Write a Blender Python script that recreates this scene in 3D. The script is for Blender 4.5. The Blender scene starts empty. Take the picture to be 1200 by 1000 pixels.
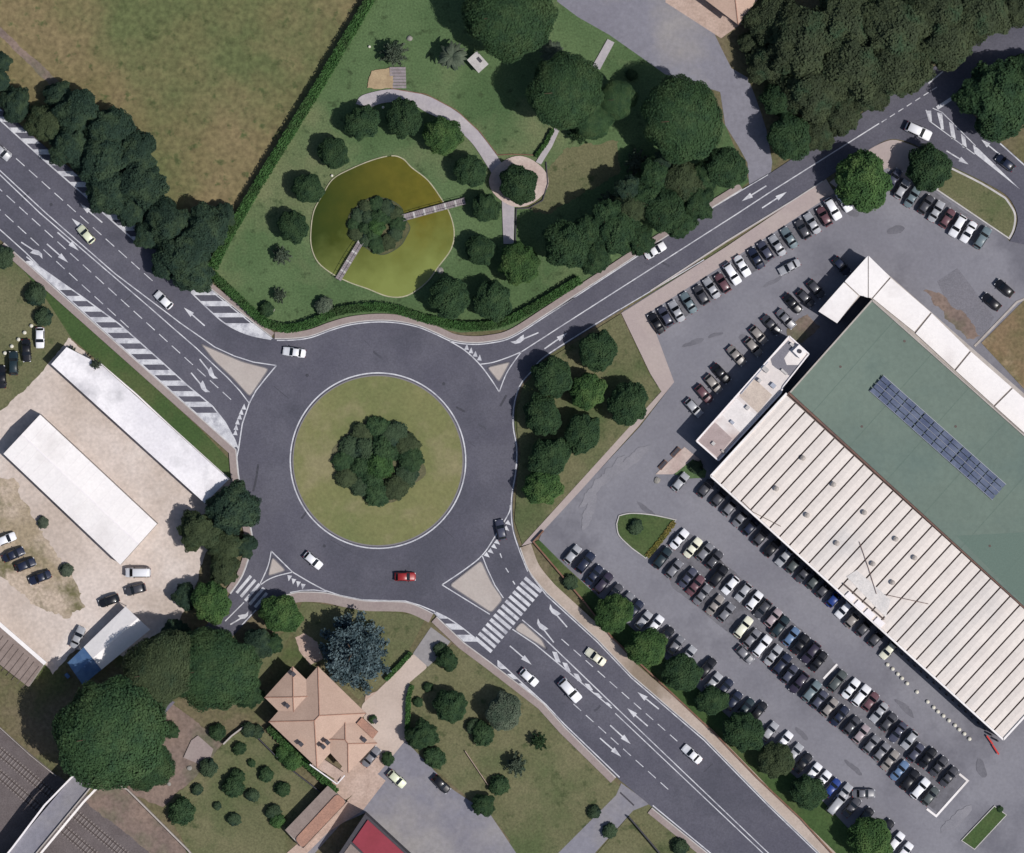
import bpy, bmesh, math, random
from mathutils import Vector, noise
from mathutils.geometry import tessellate_polygon
R = math.radians
random.seed(7)
S = 0.2            # metres per photo pixel
H = 1000.0         # camera height
scn = bpy.context.scene
COL = scn.collection

# ------------------------------------------------------------------ camera
cam = bpy.data.cameras.new("camera"); co = bpy.data.objects.new("camera", cam); COL.objects.link(co)
co.location = (0, 0, H); cam.sensor_width = 36; cam.lens = 36*H/240.0
cam.clip_start = 10; cam.clip_end = 4000; scn.camera = co
# ------------------------------------------------------------------ light
AZ = R(-27); EL = R(53)      # towards the sun: east-south-east
w = bpy.data.worlds.new("World"); scn.world = w; w.use_nodes = True
nt = w.node_tree; sky = nt.nodes.new("ShaderNodeTexSky"); sky.sky_type = 'NISHITA'; sky.sun_disc = False
sky.sun_elevation = EL; sky.sun_rotation = R(90)-AZ; sky.air_density = 1.0; sky.dust_density = 1.5
nt.links.new(sky.outputs[0], nt.nodes['Background'].inputs[0]); nt.nodes['Background'].inputs[1].default_value = 0.065
sun = bpy.data.lights.new("sun", 'SUN'); sun.energy = 3.3; sun.angle = R(0.6); sun.color = (1, .965, .92)
so = bpy.data.objects.new("sun", sun); COL.objects.link(so)
so.rotation_euler = Vector((math.cos(EL)*math.cos(AZ), math.cos(EL)*math.sin(AZ), math.sin(EL))).to_track_quat('Z', 'Y').to_euler()
so.location = (0, 0, 300)
scn.view_settings.view_transform = 'Standard'; scn.view_settings.look = 'None'
scn.view_settings.exposure = 0.2; scn.view_settings.gamma = 1

# ------------------------------------------------------------------ helpers
def W(px, py, z=0.0):
    k = S*(1-z/H)
    return Vector(((px-600)*k, (500-py)*k, z))
def lin(c):
    return tuple(((v/255)/12.92 if v/255 <= .04045 else ((v/255+.055)/1.055)**2.4) for v in c)

MATS = {}
def mat(name, base, alt=None, scale=.1, detail=6, rough=.85, fine=.12, fscale=3.0, spec=.3, third=None, tscale=.03,
        metal=0, coat=0, contrast=.5, weed=None, trans=0, objrand=0, bump=0):
    """procedural paint: base/alt mixed by a broad noise, a third tone by a broader one, fine grain on top (all albedo)"""
    m = bpy.data.materials.new(name); m.use_nodes = True; t = m.node_tree; N = t.nodes; L = t.links
    b = N['Principled BSDF']; b.inputs['Roughness'].default_value = rough
    b.inputs['Specular IOR Level'].default_value = spec; b.inputs['Metallic'].default_value = metal
    b.inputs['Coat Weight'].default_value = coat
    tc = N.new('ShaderNodeTexCoord')
    def nz(sc, det, seed):
        n = N.new('ShaderNodeTexNoise'); n.inputs['Scale'].default_value = sc; n.inputs['Detail'].default_value = det
        n.inputs['Roughness'].default_value = .6
        mp = N.new('ShaderNodeMapping'); mp.inputs['Location'].default_value = (seed*7.3, seed*3.1, seed)
        L.new(tc.outputs['Object'], mp.inputs[0]); L.new(mp.outputs[0], n.inputs['Vector']); return n.outputs[0]
    def ramp(sock, a, c):
        r = N.new('ShaderNodeMapRange'); r.inputs[1].default_value = a; r.inputs[2].default_value = c
        L.new(sock, r.inputs[0]); return r.outputs[0]
    def mix(f, a, c):
        x = N.new('ShaderNodeMix'); x.data_type = 'RGBA'
        if isinstance(f, float): x.inputs[0].default_value = f
        else: L.new(f, x.inputs[0])
        for s, v in ((6, a), (7, c)):
            if isinstance(v, tuple): x.inputs[s].default_value = (*v, 1)
            else: L.new(v, x.inputs[s])
        return x.outputs[2]
    A = tuple(base); cur = A
    sd = len(MATS)+1
    if alt is not None:
        cur = mix(ramp(nz(scale, detail, sd), .5-.16/contrast*.5, .5+.16/contrast*.5), A, tuple(alt))
    if third is not None:
        cur = mix(ramp(nz(tscale, 5, sd+5), .5, .66), cur, tuple(third))
    if weed is not None:   # scattered tufts and worn specks
        cur = mix(ramp(nz(.35, 4, sd+3), .58, .70), cur, tuple(weed))
    if fine or objrand:
        hs = N.new('ShaderNodeHueSaturation')
        mth = N.new('ShaderNodeMapRange'); mth.inputs[1].default_value = .3; mth.inputs[2].default_value = .7
        mth.inputs[3].default_value = 1-fine*1.6; mth.inputs[4].default_value = 1+fine*1.6
        L.new(nz(fscale, 5, sd+9), mth.inputs[0]); val = mth.outputs[0]
        if objrand:
            oi = N.new('ShaderNodeObjectInfo'); r2 = N.new('ShaderNodeMapRange')
            r2.inputs[3].default_value = 1-objrand; r2.inputs[4].default_value = 1+objrand
            L.new(oi.outputs['Random'], r2.inputs[0])
            mm = N.new('ShaderNodeMath'); mm.operation = 'MULTIPLY'; L.new(val, mm.inputs[0]); L.new(r2.outputs[0], mm.inputs[1]); val = mm.outputs[0]
        L.new(val, hs.inputs['Value'])
        if isinstance(cur, tuple): hs.inputs['Color'].default_value = (*cur, 1)
        else: L.new(cur, hs.inputs['Color'])
        cur = hs.outputs[0]
    if isinstance(cur, tuple): b.inputs['Base Color'].default_value = (*cur, 1)
    else: L.new(cur, b.inputs['Base Color'])
    if bump:
        bp = N.new('ShaderNodeBump'); bp.inputs['Strength'].default_value = bump; bp.inputs['Distance'].default_value = .15
        L.new(nz(fscale, 5, sd+2), bp.inputs['Height']); L.new(bp.outputs[0], b.inputs['Normal'])
    MATS[name] = m; return m
def lc(r, g, b): return lin((r, g, b))

M = dict(
 asphalt=mat('asphalt', lc(83,82,93), lc(91,90,100), .10, 10, .9, .10, 2.5, third=lc(76,76,86), tscale=.06, contrast=.8),
 worn_asphalt=mat('worn_asphalt', lc(117,116,124), lc(128,127,134), .045, 9, .9, .05, 1.5, third=lc(105,104,112), tscale=.05, contrast=.7),
 yard=mat('yard_paving', lc(128,127,136), lc(116,114,124), .04, 9, .9, .07, 1.2, third=lc(142,138,138), tscale=.035),
 pavement=mat('pavement', lc(142,128,126), lc(150,138,134), .2, 8, .9, .06, 2),
 island=mat('island_paving', lc(168,158,152), lc(175,166,160), .3, 6, .9, .04, 2),
 footpath=mat('footpath', lc(162,148,146), lc(170,157,152), .12, 6, .9, .04, 2),
 park_path=mat('park_path', lc(158,152,158), lc(172,166,168), .25, 6, .9, .06, 2),
 pinkpath=mat('pink_paving', lc(188,172,164), lc(172,152,146), .3, 6, .9, .08, 2),
 paint=mat('road_paint', lc(204,204,208), lc(182,182,188), .4, 9, .8, .10, 5, third=lc(158,158,166), tscale=.5, contrast=.7),
 kerb=mat('kerb_stone', lc(190,186,184), lc(170,166,164), .5, 5, .8, .06, 4),
 lawn=mat('park_lawn', lc(70,92,58), lc(86,106,70), .06, 10, .95, .18, 2.2, weed=lc(58,74,46), third=lc(106,112,80), tscale=.028, contrast=.6, bump=.5),
 olive_lawn=mat('dry_lawn', lc(92,94,66), lc(108,105,78), .06, 10, .95, .16, 2.2, weed=lc(70,78,50), third=lc(80,90,58), tscale=.05, bump=.5),
 round_lawn=mat('island_lawn', lc(118,117,78), lc(104,110,70), .06, 8, .95, .09, 1.5, third=lc(130,124,92), tscale=.08),
 verge=mat('verge_grass', lc(56,78,42), lc(66,86,48), .1, 8, .95, .16, 2, third=lc(78,88,54), tscale=.05),
 field=mat('dry_field', lc(104,98,66), lc(120,107,78), .035, 9, .95, .20, .8, third=lc(90,97,62), tscale=.02, contrast=.7, weed=lc(74,82,50), bump=.5),
 scrub=mat('scrub_ground', lc(92,90,62), lc(112,100,82), .06, 9, .95, .20, 1.2, third=lc(76,86,52), tscale=.05, bump=.5),
 dust=mat('gravel', lc(200,187,179), lc(182,168,158), .05, 10, .95, .09, 1.2, third=lc(212,202,196), tscale=.03, contrast=.7),
 dirt=mat('brown_dirt', lc(178,162,146), lc(150,136,114), .10, 10, .95, .16, 1.4, third=lc(104,100,72), tscale=.14, contrast=.8),
 redearth=mat('red_earth', lc(132,114,104), lc(112,98,92), .10, 9, .95, .16, 1.2, third=lc(96,96,78), tscale=.08),
 drive=mat('cream_drive', lc(190,174,164), lc(178,162,152), .12, 8, .9, .05, 2),
 terrace=mat('terracotta_terrace', lc(168,146,134), lc(184,162,150), .4, 6, .9, .1, 2),
 ballast=mat('railway_ballast', lc(104,96,96), lc(92,84,84), .25, 8, .95, .14, 3),
 water=None,
 white_roof=mat('white_roof', lc(236,230,230), lc(226,220,222), .1, 6, .6, .03, 1),
 pure_white=mat('white_sheet', lc(236,231,229), lc(228,223,222), .1, 8, .7, .03, 1.5, third=lc(214,208,206), tscale=.06),
 grimy_white=mat('stained_white_roof', lc(232,228,230), lc(216,212,216), .08, 8, .7, .05, 1.5, third=lc(170,168,172), tscale=.06, contrast=.7),
 panel_roof=mat('cream_roof_panel', lc(220,211,204), lc(210,201,195), .15, 6, .7, .04, 1.5, third=lc(198,193,190), tscale=.03),
 green_roof=mat('green_roof', lc(99,113,104), lc(107,121,111), .04, 9, .75, .05, 1, third=lc(96,112,105), tscale=.04),
 annex=mat('annex_roof', lc(208,200,197), lc(222,216,214), .08, 4, .8, .04, 1, third=lc(178,158,152), tscale=.05, contrast=1),
 seam=mat('dark_seam', lc(96,84,80), fine=.1),
 rust=mat('rusty_gutter', lc(120,92,82), lc(100,80,76), .8, fine=.1),
 wall=mat('plaster_wall', lc(176,168,162), lc(160,152,146), .3, fine=.06),
 darkwall=mat('dark_wall', lc(70,68,74), fine=.08),
 brickwall=mat('brown_brick_wall', lc(112,80,66), lc(130,100,84), .5, fine=.12),
 tile=mat('terracotta_tiles', lc(184,158,142), lc(174,148,133), .25, 8, .85, .06, 3),
 tile2=mat('old_terracotta_tiles', lc(168,128,110), lc(150,116,102), .4, 8, .85, .12, 3),
 grey_tile=mat('grey_brown_sheet', lc(138,124,118), lc(128,114,108), .4, 8, .85, .08, 2),
 redroof=mat('crimson_roof', lc(140,52,66), lc(132,48,60), .2, 5, .6, .04, 1),
 shade_crate_blue=mat('blue_tent_shade_and_crate', lc(70,100,142), lc(92,120,154), .3, 5, .5, .08, 1),  # blue for the shade painted on the white tent, and for the crate
 solar=mat('solar_glass', lc(84,92,116), lc(108,116,136), .3, 4, .25, .05, 2, spec=.5),
 alu=mat('aluminium', lc(160,164,176), fine=.05, metal=.3, rough=.5),
 wood=mat('weathered_boards', lc(128,118,120), lc(146,138,142), .8, 5, .85, .08, 4),
 rail=mat('rail_steel', lc(70,60,58), fine=.1),
 sleeper=mat('concrete_sleeper', lc(128,120,118), fine=.1),
 glass=mat('car_glass', lc(22,24,30), fine=0, rough=.12, spec=.6),
 rubber=mat('tyre_rubber', lc(26,26,28), fine=.05),
 rim=mat('wheel_rim', lc(150,150,156), fine=0, metal=.5, rough=.4),
 lamp=mat('lamp_lens', lc(215,215,220), fine=0, rough=.2),
 tail=mat('tail_lens', lc(120,16,18), fine=0, rough=.25),
 bark=mat('bark', lc(84,66,52), lc(66,52,42), 2, fine=.15),
 rock=mat('stone', lc(150,146,140), lc(128,124,118), 1.2, fine=.1),
 redplastic=mat('red_barrier_paint', lc(190,50,44), fine=.04, rough=.5),
)
def fol(name, a, b, c):
    k = .14
    a, b, c = [tuple(v*(1-k)+(sum(q)/3)*k for v in q) for q in (a, b, c)]
    return mat(name, a, b, .35, 6, .8, .16, 2.0, spec=.15, third=c, tscale=.22, contrast=.7, objrand=.1)
F = dict(
 round=fol('fresh_foliage', lc(46,74,38), lc(62,92,44), lc(76,100,50)),
 deep=fol('deep_foliage', lc(36,60,38), lc(48,72,42), lc(60,82,48)),
 pine=fol('pine_foliage', lc(44,70,44), lc(54,80,46), lc(64,86,50)),
 belt=fol('dark_blue_green_foliage', lc(34,54,44), lc(44,64,48), lc(58,76,52)),  # the trees' own dark blue-green
 olive=fol('olive_foliage', lc(54,66,42), lc(64,76,48), lc(50,66,44)),
 wood=fol('wood_foliage', lc(52,62,42), lc(64,74,48), lc(48,68,46)),
 blue=fol('blue_cedar_foliage', lc(66,86,92), lc(88,106,110), lc(50,70,76)),
 grey=fol('grey_green_foliage', lc(70,82,66), lc(88,98,80), lc(60,76,60)),
 hedge=fol('hedge_foliage', lc(52,88,40), lc(64,100,48), lc(56,80,42)),
)
def pond_mat():
    m = mat('pond_water', lc(74,76,22), lc(92,92,30), .05, 6, .22, .06, .5, third=lc(104,96,34), tscale=.04)
    t = m.node_tree; N = t.nodes; L = t.links; b = N['Principled BSDF']; src = b.inputs['Base Color'].links[0].from_socket
    tc = N.new('ShaderNodeTexCoord'); sx = N.new('ShaderNodeSeparateXYZ'); L.new(tc.outputs['Object'], sx.inputs[0])
    n = N.new('ShaderNodeTexNoise'); n.inputs['Scale'].default_value = .22; n.inputs['Detail'].default_value = 6; L.new(tc.outputs['Object'], n.inputs['Vector'])
    def shallow(ax, ay, c0, c1, jit, col, cur):   # algae spread over the shallow end, ragged by noise
        d = N.new('ShaderNodeMath'); d.operation = 'MULTIPLY'; L.new(sx.outputs[0], d.inputs[0]); d.inputs[1].default_value = ax
        e = N.new('ShaderNodeMath'); e.operation = 'MULTIPLY_ADD'; L.new(sx.outputs[1], e.inputs[0]); e.inputs[1].default_value = ay; L.new(d.outputs[0], e.inputs[2])
        f = N.new('ShaderNodeMath'); f.operation = 'MULTIPLY_ADD'; L.new(n.outputs[0], f.inputs[0]); f.inputs[1].default_value = jit; L.new(e.outputs[0], f.inputs[2])
        r = N.new('ShaderNodeMapRange'); r.inputs[1].default_value = c0; r.inputs[2].default_value = c1; L.new(f.outputs[0], r.inputs[0])
        x = N.new('ShaderNodeMix'); x.data_type = 'RGBA'; L.new(r.outputs[0], x.inputs[0]); L.new(cur, x.inputs[6]); x.inputs[7].default_value = (*col, 1); return x.outputs[2]
    cur = shallow(-1, 0, 25, 52, 9, lc(46,60,20), src)
    cur = shallow(.45, -1, -58, -38, 20-0, lc(126,132,66), cur) if False else shallow(.3, -1, -50, -33, 16, lc(122,130,70), cur)
    L.new(cur, b.inputs['Base Color']); return m
M['water'] = pond_mat()
def tag(o, label=None, cat=None, group=None, kind=None):
    if label:
        n = len(label.split()); assert 4 <= n <= 16, (n, label)
        o['label'] = label
    if cat: o['category'] = cat
    if group: o['group'] = group
    if kind: o['kind'] = kind
    return o
def empty(name, loc, label, cat, group=None, rz=0):
    o = bpy.data.objects.new(name, None); COL.objects.link(o); o.location = loc; o.rotation_euler = (0, 0, rz)
    o.empty_display_size = .5
    return tag(o, label, cat, group)
class MB:
    """collects faces in world coordinates; build() links them as one mesh object"""
    def __init__(s): s.v = []; s.f = []; s.m = []
    def add(s, vs, fs, mi=0):
        n = len(s.v); s.v += [tuple(p) for p in vs]
        for f in fs: s.f.append([i+n for i in f]); s.m.append(mi)
        return s
    def poly(s, pts, z, mi=0):
        P = [Vector((p[0], p[1], z)) for p in pts]
        tr = tessellate_polygon([P])
        out = []
        for t in tr:
            a, b, c = (P[i] for i in t)
            out.append(t if (b-a).cross(c-a).z > 0 else (t[0], t[2], t[1]))
        return s.add(P, out, mi)
    def prism(s, pts, z0, z1, mi=0, ms=None, bottom=False):
        pts = [(p[0], p[1]) for p in pts]
        ar = sum(pts[i][0]*pts[(i+1) % len(pts)][1]-pts[(i+1) % len(pts)][0]*pts[i][1] for i in range(len(pts)))
        if ar < 0: pts = pts[::-1]
        s.poly(pts, z1, mi); n = len(pts)
        V = [(x, y, z0) for x, y in pts]+[(x, y, z1) for x, y in pts]
        s.add(V, [(i, (i+1) % n, n+(i+1) % n, n+i) for i in range(n)], mi if ms is None else ms)
        return s
    def box(s, c, d, rz=0, mi=0, rx=0):
        hx, hy, hz = d[0]/2, d[1]/2, d[2]/2
        V = []
        for x, y, z in ((-1,-1,-1),(1,-1,-1),(1,1,-1),(-1,1,-1),(-1,-1,1),(1,-1,1),(1,1,1),(-1,1,1)):
            X, Y, Z = x*hx, y*hy, z*hz
            Y, Z = Y*math.cos(rx)-Z*math.sin(rx), Y*math.sin(rx)+Z*math.cos(rx)
            V.append((c[0]+X*math.cos(rz)-Y*math.sin(rz), c[1]+X*math.sin(rz)+Y*math.cos(rz), c[2]+Z))
        return s.add(V, [(0,3,2,1),(4,5,6,7),(0,1,5,4),(1,2,6,5),(2,3,7,6),(3,0,4,7)], mi)
    def cyl(s, p0, p1, r0, r1, n=10, mi=0, cap=True):
        p0 = Vector(p0); p1 = Vector(p1); d = (p1-p0).normalized()
        u = d.orthogonal().normalized(); v = d.cross(u)
        V = []
        for p, r in ((p0, r0), (p1, r1)):
            for i in range(n):
                a = 2*math.pi*i/n; V.append(p+u*math.cos(a)*r+v*math.sin(a)*r)
        Fs = [(i, (i+1) % n, n+(i+1) % n, n+i) for i in range(n)]
        if cap: Fs += [tuple(range(n, 2*n)), tuple(range(n-1, -1, -1))]
        return s.add(V, Fs, mi)
    def ribbon(s, pts, wd, z, mi=0):
        L_, R_ = off(pts, wd/2), off(pts, -wd/2)
        n = len(pts)
        return s.add([(p[0], p[1], z) for p in L_]+[(p[0], p[1], z) for p in R_],
                     [(n+i, n+i+1, i+1, i) for i in range(n-1)], mi)
    def wallstrip(s, pts, wd, z0, z1, mi=0):
        L_, R_ = off(pts, wd/2), off(pts, -wd/2)
        return s.prism(L_+R_[::-1], z0, z1, mi)
    def build(s, name, m, parent=None, smooth=False):
        o_ = Vector((0, 0, 0))
        if parent is not None:
            p = parent
            while p is not None: o_ = o_+Vector(p.location); p = p.parent
        me = bpy.data.meshes.new(name)
        me.from_pydata([(x-o_.x, y-o_.y, z-o_.z) for x, y, z in s.v], [], s.f)
        for mm in (m if isinstance(m, (list, tuple)) else [m]): me.materials.append(mm)
        if any(s.m): me.polygons.foreach_set('material_index', s.m)
        if smooth: me.polygons.foreach_set('use_smooth', [True]*len(me.polygons))
        me.update()
        o = bpy.data.objects.new(name, me); COL.objects.link(o)
        if parent is not None: o.parent = parent
        return o
def off(pts, d):
    """parallel polyline, +d to the left of travel"""
    out = []; n = len(pts)
    for i in range(n):
        a = Vector(pts[max(i-1, 0)][:2]); b = Vector(pts[min(i+1, n-1)][:2]); p = Vector(pts[i][:2])
        d1 = (p-a).normalized() if i else (b-p).normalized()
        d2 = (b-p).normalized() if i < n-1 else d1
        nrm = Vector((-(d1.y+d2.y), d1.x+d2.x)); l = nrm.length
        nrm = nrm/l if l > 1e-6 else Vector((-d1.y, d1.x))
        c = max(.4, abs(nrm.dot(Vector((-d1.y, d1.x)))))
        out.append((p.x+nrm.x*d/c, p.y+nrm.y*d/c))
    return out
def P(l, z=0): return [W(x, y, z)[:2] for x, y in l]
def smooth(pts, closed=False, k=6):
    n = len(pts); out = []
    rng = range(n if closed else n-1)
    for i in rng:
        g = (lambda j: pts[j % n]) if closed else (lambda j: pts[min(max(j, 0), n-1)])
        a, b, c, d = g(i-1), g(i), g(i+1), g(i+2)
        for j in range(k):
            t = j/k
            out.append(tuple(.5*(2*b[q]+(c[q]-a[q])*t+(2*a[q]-5*b[q]+4*c[q]-d[q])*t*t+(3*b[q]-a[q]-3*c[q]+d[q])*t**3) for q in (0, 1)))
    if not closed: out.append(tuple(pts[-1]))
    return out
def rough_edge(pts, amp=1.2, step=2.5):
    out = []; n = len(pts)
    for i in range(n):
        a = Vector(pts[i]); b = Vector(pts[(i+1) % n]); m = max(1, int((b-a).length/step))
        for j in range(m):
            p = a+(b-a)*(j/m); q = noise.noise_vector(Vector((p.x*.08, p.y*.08, 1)))
            q2 = noise.noise_vector(Vector((p.x*.3, p.y*.3, 4))); out.append((p.x+(q.x*2+q2.x*1.2)*amp, p.y+(q.y*2+q2.y*1.2)*amp))
    return out
ZC = [0.0]
def sheet(name, pts, m, kind='structure', z=None, world=False):
    if z is None: ZC[0] += .004; z = ZC[0]
    o = MB().poly(pts if world else P(pts), z).build(name, m)
    o['kind'] = kind; return o

# ------------------------------------------------------------------ setting: ground and surfaces
g = MB().poly([(-900,-900),(900,-900),(900,900),(-900,900)], -.01).build('ground', M['scrub']); g['kind'] = 'structure'
sheet('field', rough_edge([(-60,-60),(427,-60),(427,0),(340,150),(250,305),(200,330),(-60,110)]), M['field'])
sheet('field_track', P(rough_edge([(-20,22),(-20,14),(60,88),(110,130),(150,150),(146,160),(100,142),(56,98)], .8)), M['redearth'], world=True)
sheet('park_ground', [(440,-60),(655,-60),(655,0),(677,20),(714,41),(761,74),(800,94),(850,147),(878,213),(825,252),(750,293),(675,336),(600,386),(540,390),(440,372),(340,394),(300,378),(246,328),(250,300),(345,150),(437,0)], M['lawn'])
sheet('park_clearing', rough_edge([(612,245),(645,250),(690,225),(728,200),(722,165),(665,172),(640,200),(640,225)], 2), M['olive_lawn'])
sheet('wood_ground', [(880,-60),(1300,-60),(1300,0),(1210,5),(1100,75),(950,172),(903,203),(890,130),(857,80)], M['scrub'])
sheet('entrance_yard', [(648,-60),(800,-60),(790,0),(835,35),(844,54),(857,80),(876,91),(883,108),(891,130),(898,152),(905,190),(903,206),(878,218),(876,191),(865,171),(850,147),(844,108),(800,94),(779,87),(761,74),(714,41),(677,20),(653,2)], M['yard'])
sheet('terrace', [(775,-60),(840,-60),(880,20),(845,45),(780,3)], M['terrace'])
# west lot
sheet('lot_grass', rough_edge([(-60,250),(14,300),(60,350),(85,395),(60,428),(40,450),(0,484),(-60,500)], 1.5), M['olive_lawn'])
sheet('gravel_lot', rough_edge([(-60,500),(0,482),(42,445),(62,420),(80,396),(275,562),(270,600),(240,650),(225,700),(205,735),(180,745),(150,770),(88,760),(62,790),(50,775),(0,732),(-60,690)], 1.2), M['dust'])
sheet('lot_dirt', rough_edge([(-60,560),(15,560),(35,600),(60,640),(85,672),(100,710),(80,725),(40,710),(5,678),(-60,640)], 2.5), M['dirt'])
sheet('verge', [(14,300),(28,312),(235,503),(270,540),(272,562),(266,561),(120,428),(84,397),(55,352)], M['verge'])
sheet('hedge_verge', [(290,765),(345,735),(300,815)], M['olive_lawn'])
# south west
sheet('railway_bed', [(-60,800),(1,853),(38,885),(66,908),(122,945),(170,985),(200,1010),(300,1100),(60,1100),(-60,1030)], M['ballast'])
sheet('embankment', rough_edge([(112,920),(132,914),(160,935),(215,990),(260,1040),(215,1040),(165,990),(100,940)], 1), M['redearth'])
sheet('garden_yard', rough_edge([(150,850),(200,825),(235,850),(262,870),(245,895),(225,915),(190,945),(150,930)], 1.2), M['redearth'])
sheet('garden_lawn', rough_edge([(262,872),(290,850),(318,862),(345,905),(385,935),(335,975),(330,1040),(230,1040),(215,985),(192,945),(228,912)], .8), M['olive_lawn'])
sheet('villa_lawn', [(355,705),(430,715),(500,722),(478,765),(450,800),(420,820),(380,780),(350,760),(340,735)], M['olive_lawn'])
sheet('villa_terrace', rough_edge([(428,815),(445,808),(468,812),(482,840),(470,880),(450,900),(425,925),(400,940),(385,925),(400,900),(425,870)], .6), M['terrace'])
sheet('villa_path', rough_edge([(346,748),(356,742),(372,752),(378,772),(364,780),(352,764)], .8), M['terrace'])
sheet('villa_drive', smooth([(487,766),(500,782),(484,797),(478,815),(479,840),(474,872),(456,890),(440,880),(430,850),(424,828),(440,812),(452,800),(468,785)], True), M['drive'])
sheet('drive_entrance', [(505,735),(528,752),(503,783),(484,766)], M['yard'])
sheet('south_lawn', [(500,783),(530,755),(572,782),(640,836),(735,930),(660,1000),(640,1040),(590,1040),(598,985),(575,955),(530,920),(476,868),(480,800)], M['olive_lawn'])
sheet('south_yard', [(475,868),(530,925),(575,955),(605,1000),(640,1060),(420,1060),(480,1000),(430,952),(400,965),(360,1010),(300,1060),(330,1010),(400,945),(445,905)], M['yard'])
sheet('yard_strip', [(405,940),(440,905),(452,915),(425,950),(385,975),(345,1015),(330,1005)], M['terrace'])
sheet('side_lawn', [(742,950),(762,942),(830,1002),(880,1060),(680,1060),(700,1000)], M['olive_lawn'])
sheet('side_road', [(728,918),(762,942),(742,950),(697,1000),(650,1060),(600,1060),(654,1000),(722,932)], M['yard'])
# east: car park
sheet('car_park', [(730,365),(850,290),(978,222),(1020,172),(1050,164),(1080,175),(1115,195),(1183,283),(1215,250),(1400,320),(1400,1100),(1110,1100),(1012,990),(965,942),(860,848),(740,738),(661,664),(631,634),(636,622),(750,500),(790,448)], M['worn_asphalt'])
sheet('car_park_patch', [(1098,330),(1122,314),(1165,372),(1150,402),(1112,360)], mat('asphalt_patch', lc(110,109,116), lc(116,114,121), .1))
sheet('parking_bays', rough_edge([(768,650),(796,620),(815,630),(965,762),(985,785),(1132,912),(1098,952),(1010,880),(870,755),(790,690)], .8), mat('bay_asphalt', lc(104,103,109), lc(112,111,117), .18, 9, .9, .08, 1.5, third=lc(86,85,90), tscale=.2, contrast=.7))
sheet('parking_bays', rough_edge([(764,368),(900,280),(978,229),(992,243),(900,308),(778,388)], .5), bpy.data.materials['bay_asphalt'])
sheet('parking_bays', rough_edge([(1042,203),(1096,226),(1160,268),(1152,288),(1080,252),(1040,222)], .5), bpy.data.materials['bay_asphalt'])
sheet('rubble_patch', rough_edge([(1085,340),(1100,345),(1135,372),(1150,395),(1138,398),(1108,372)], 2), M['redearth'])
sheet('canopy_patch', rough_edge([(922,385),(945,368),(962,382),(940,402),(925,398)], 1), M['redearth'])
stm = mat('oily_asphalt', lc(98,97,104), lc(110,109,116), .3, fine=.08); palm_ = mat('dusty_asphalt', lc(134,132,138), lc(122,121,128), .2, fine=.06)
for x, y, a, l, wd_ in ((812,402,-20,14,3),(838,393,-15,9,2.5),(870,395,0,5,3),(905,330,-30,12,2.5),(1000,250,10,8,4),(1050,270,-10,10,5),(760,600,40,18,3),(860,690,42,0,0),(940,860,40,10,3),(1000,900,42,14,3),(1060,830,42,16,3.5),(900,600,42,14,3),(1150,900,70,12,5),(700,700,40,10,3)):
    if not l: continue
    sheet('oil_stain', rough_edge([(x+l*math.cos(t)*math.cos(R(a))-wd_*math.sin(t)*math.sin(R(a)), y+l*math.cos(t)*math.sin(R(a))+wd_*math.sin(t)*math.cos(R(a))) for t in [i*.52 for i in range(12)]], .9), stm)
for x, y, a, l, wd_ in ((705,565,-48,40,6),(690,600,-70,24,5),(740,540,-40,30,5),(1120,960,-40,24,6)):
    sheet('dust_streak', rough_edge([(x+l*math.cos(t)*math.cos(R(a))-wd_*math.sin(t)*math.sin(R(a)), y+l*math.cos(t)*math.sin(R(a))+wd_*math.sin(t)*math.cos(R(a))) for t in [i*.52 for i in range(12)]], 1.6), palm_)
sheet('waste_ground', [(1150,402),(1200,352),(1300,330),(1300,540),(1200,456)], mat('waste_dirt', lc(122,104,80), lc(100,94,66), .12, 9, .95, .16, 1.4, third=lc(146,128,104), tscale=.12, contrast=.8))
sheet('strip_lawn', [(625,636),(632,633),(661,662),(740,736),(860,846),(965,940),(1012,990),(1040,1030),(1000,1030),(939,960),(888,912),(787,812),(717,747),(682,702)], M['verge'])
sheet('east_lawn', smooth([(606,480),(613,455),(627,437),(648,418)], False)+[(727,368),(760,440),(775,458),(738,500),(612,638),(603,610),(607,552),(610,532),(606,505)], M['olive_lawn'])
sheet('east_footpath', [(735,363),(850,290),(968,210),(978,226),(900,277),(760,367),(790,448),(775,459),(762,438),(728,367)], M['footpath'])
sheet('lawn_footpath', [(775,459),(790,448),(748,500),(685,570),(637,622),(625,636),(611,640),(738,500)], M['footpath'])
sheet('corner_footpath', smooth([(1000,192),(1015,178),(1035,167),(1050,164.5),(1070,171),(1085,178)])+[(1080,200),(1065,213),(1040,197),(985,224),(972,214)], M['footpath'])
sheet('entrance_footpath', [(768,556),(802,524),(822,540),(788,556)], M['pinkpath'])
sheet('annex_lawn', [(790,556),(812,538),(828,552),(826,560),(808,561)], M['lawn'])

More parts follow.
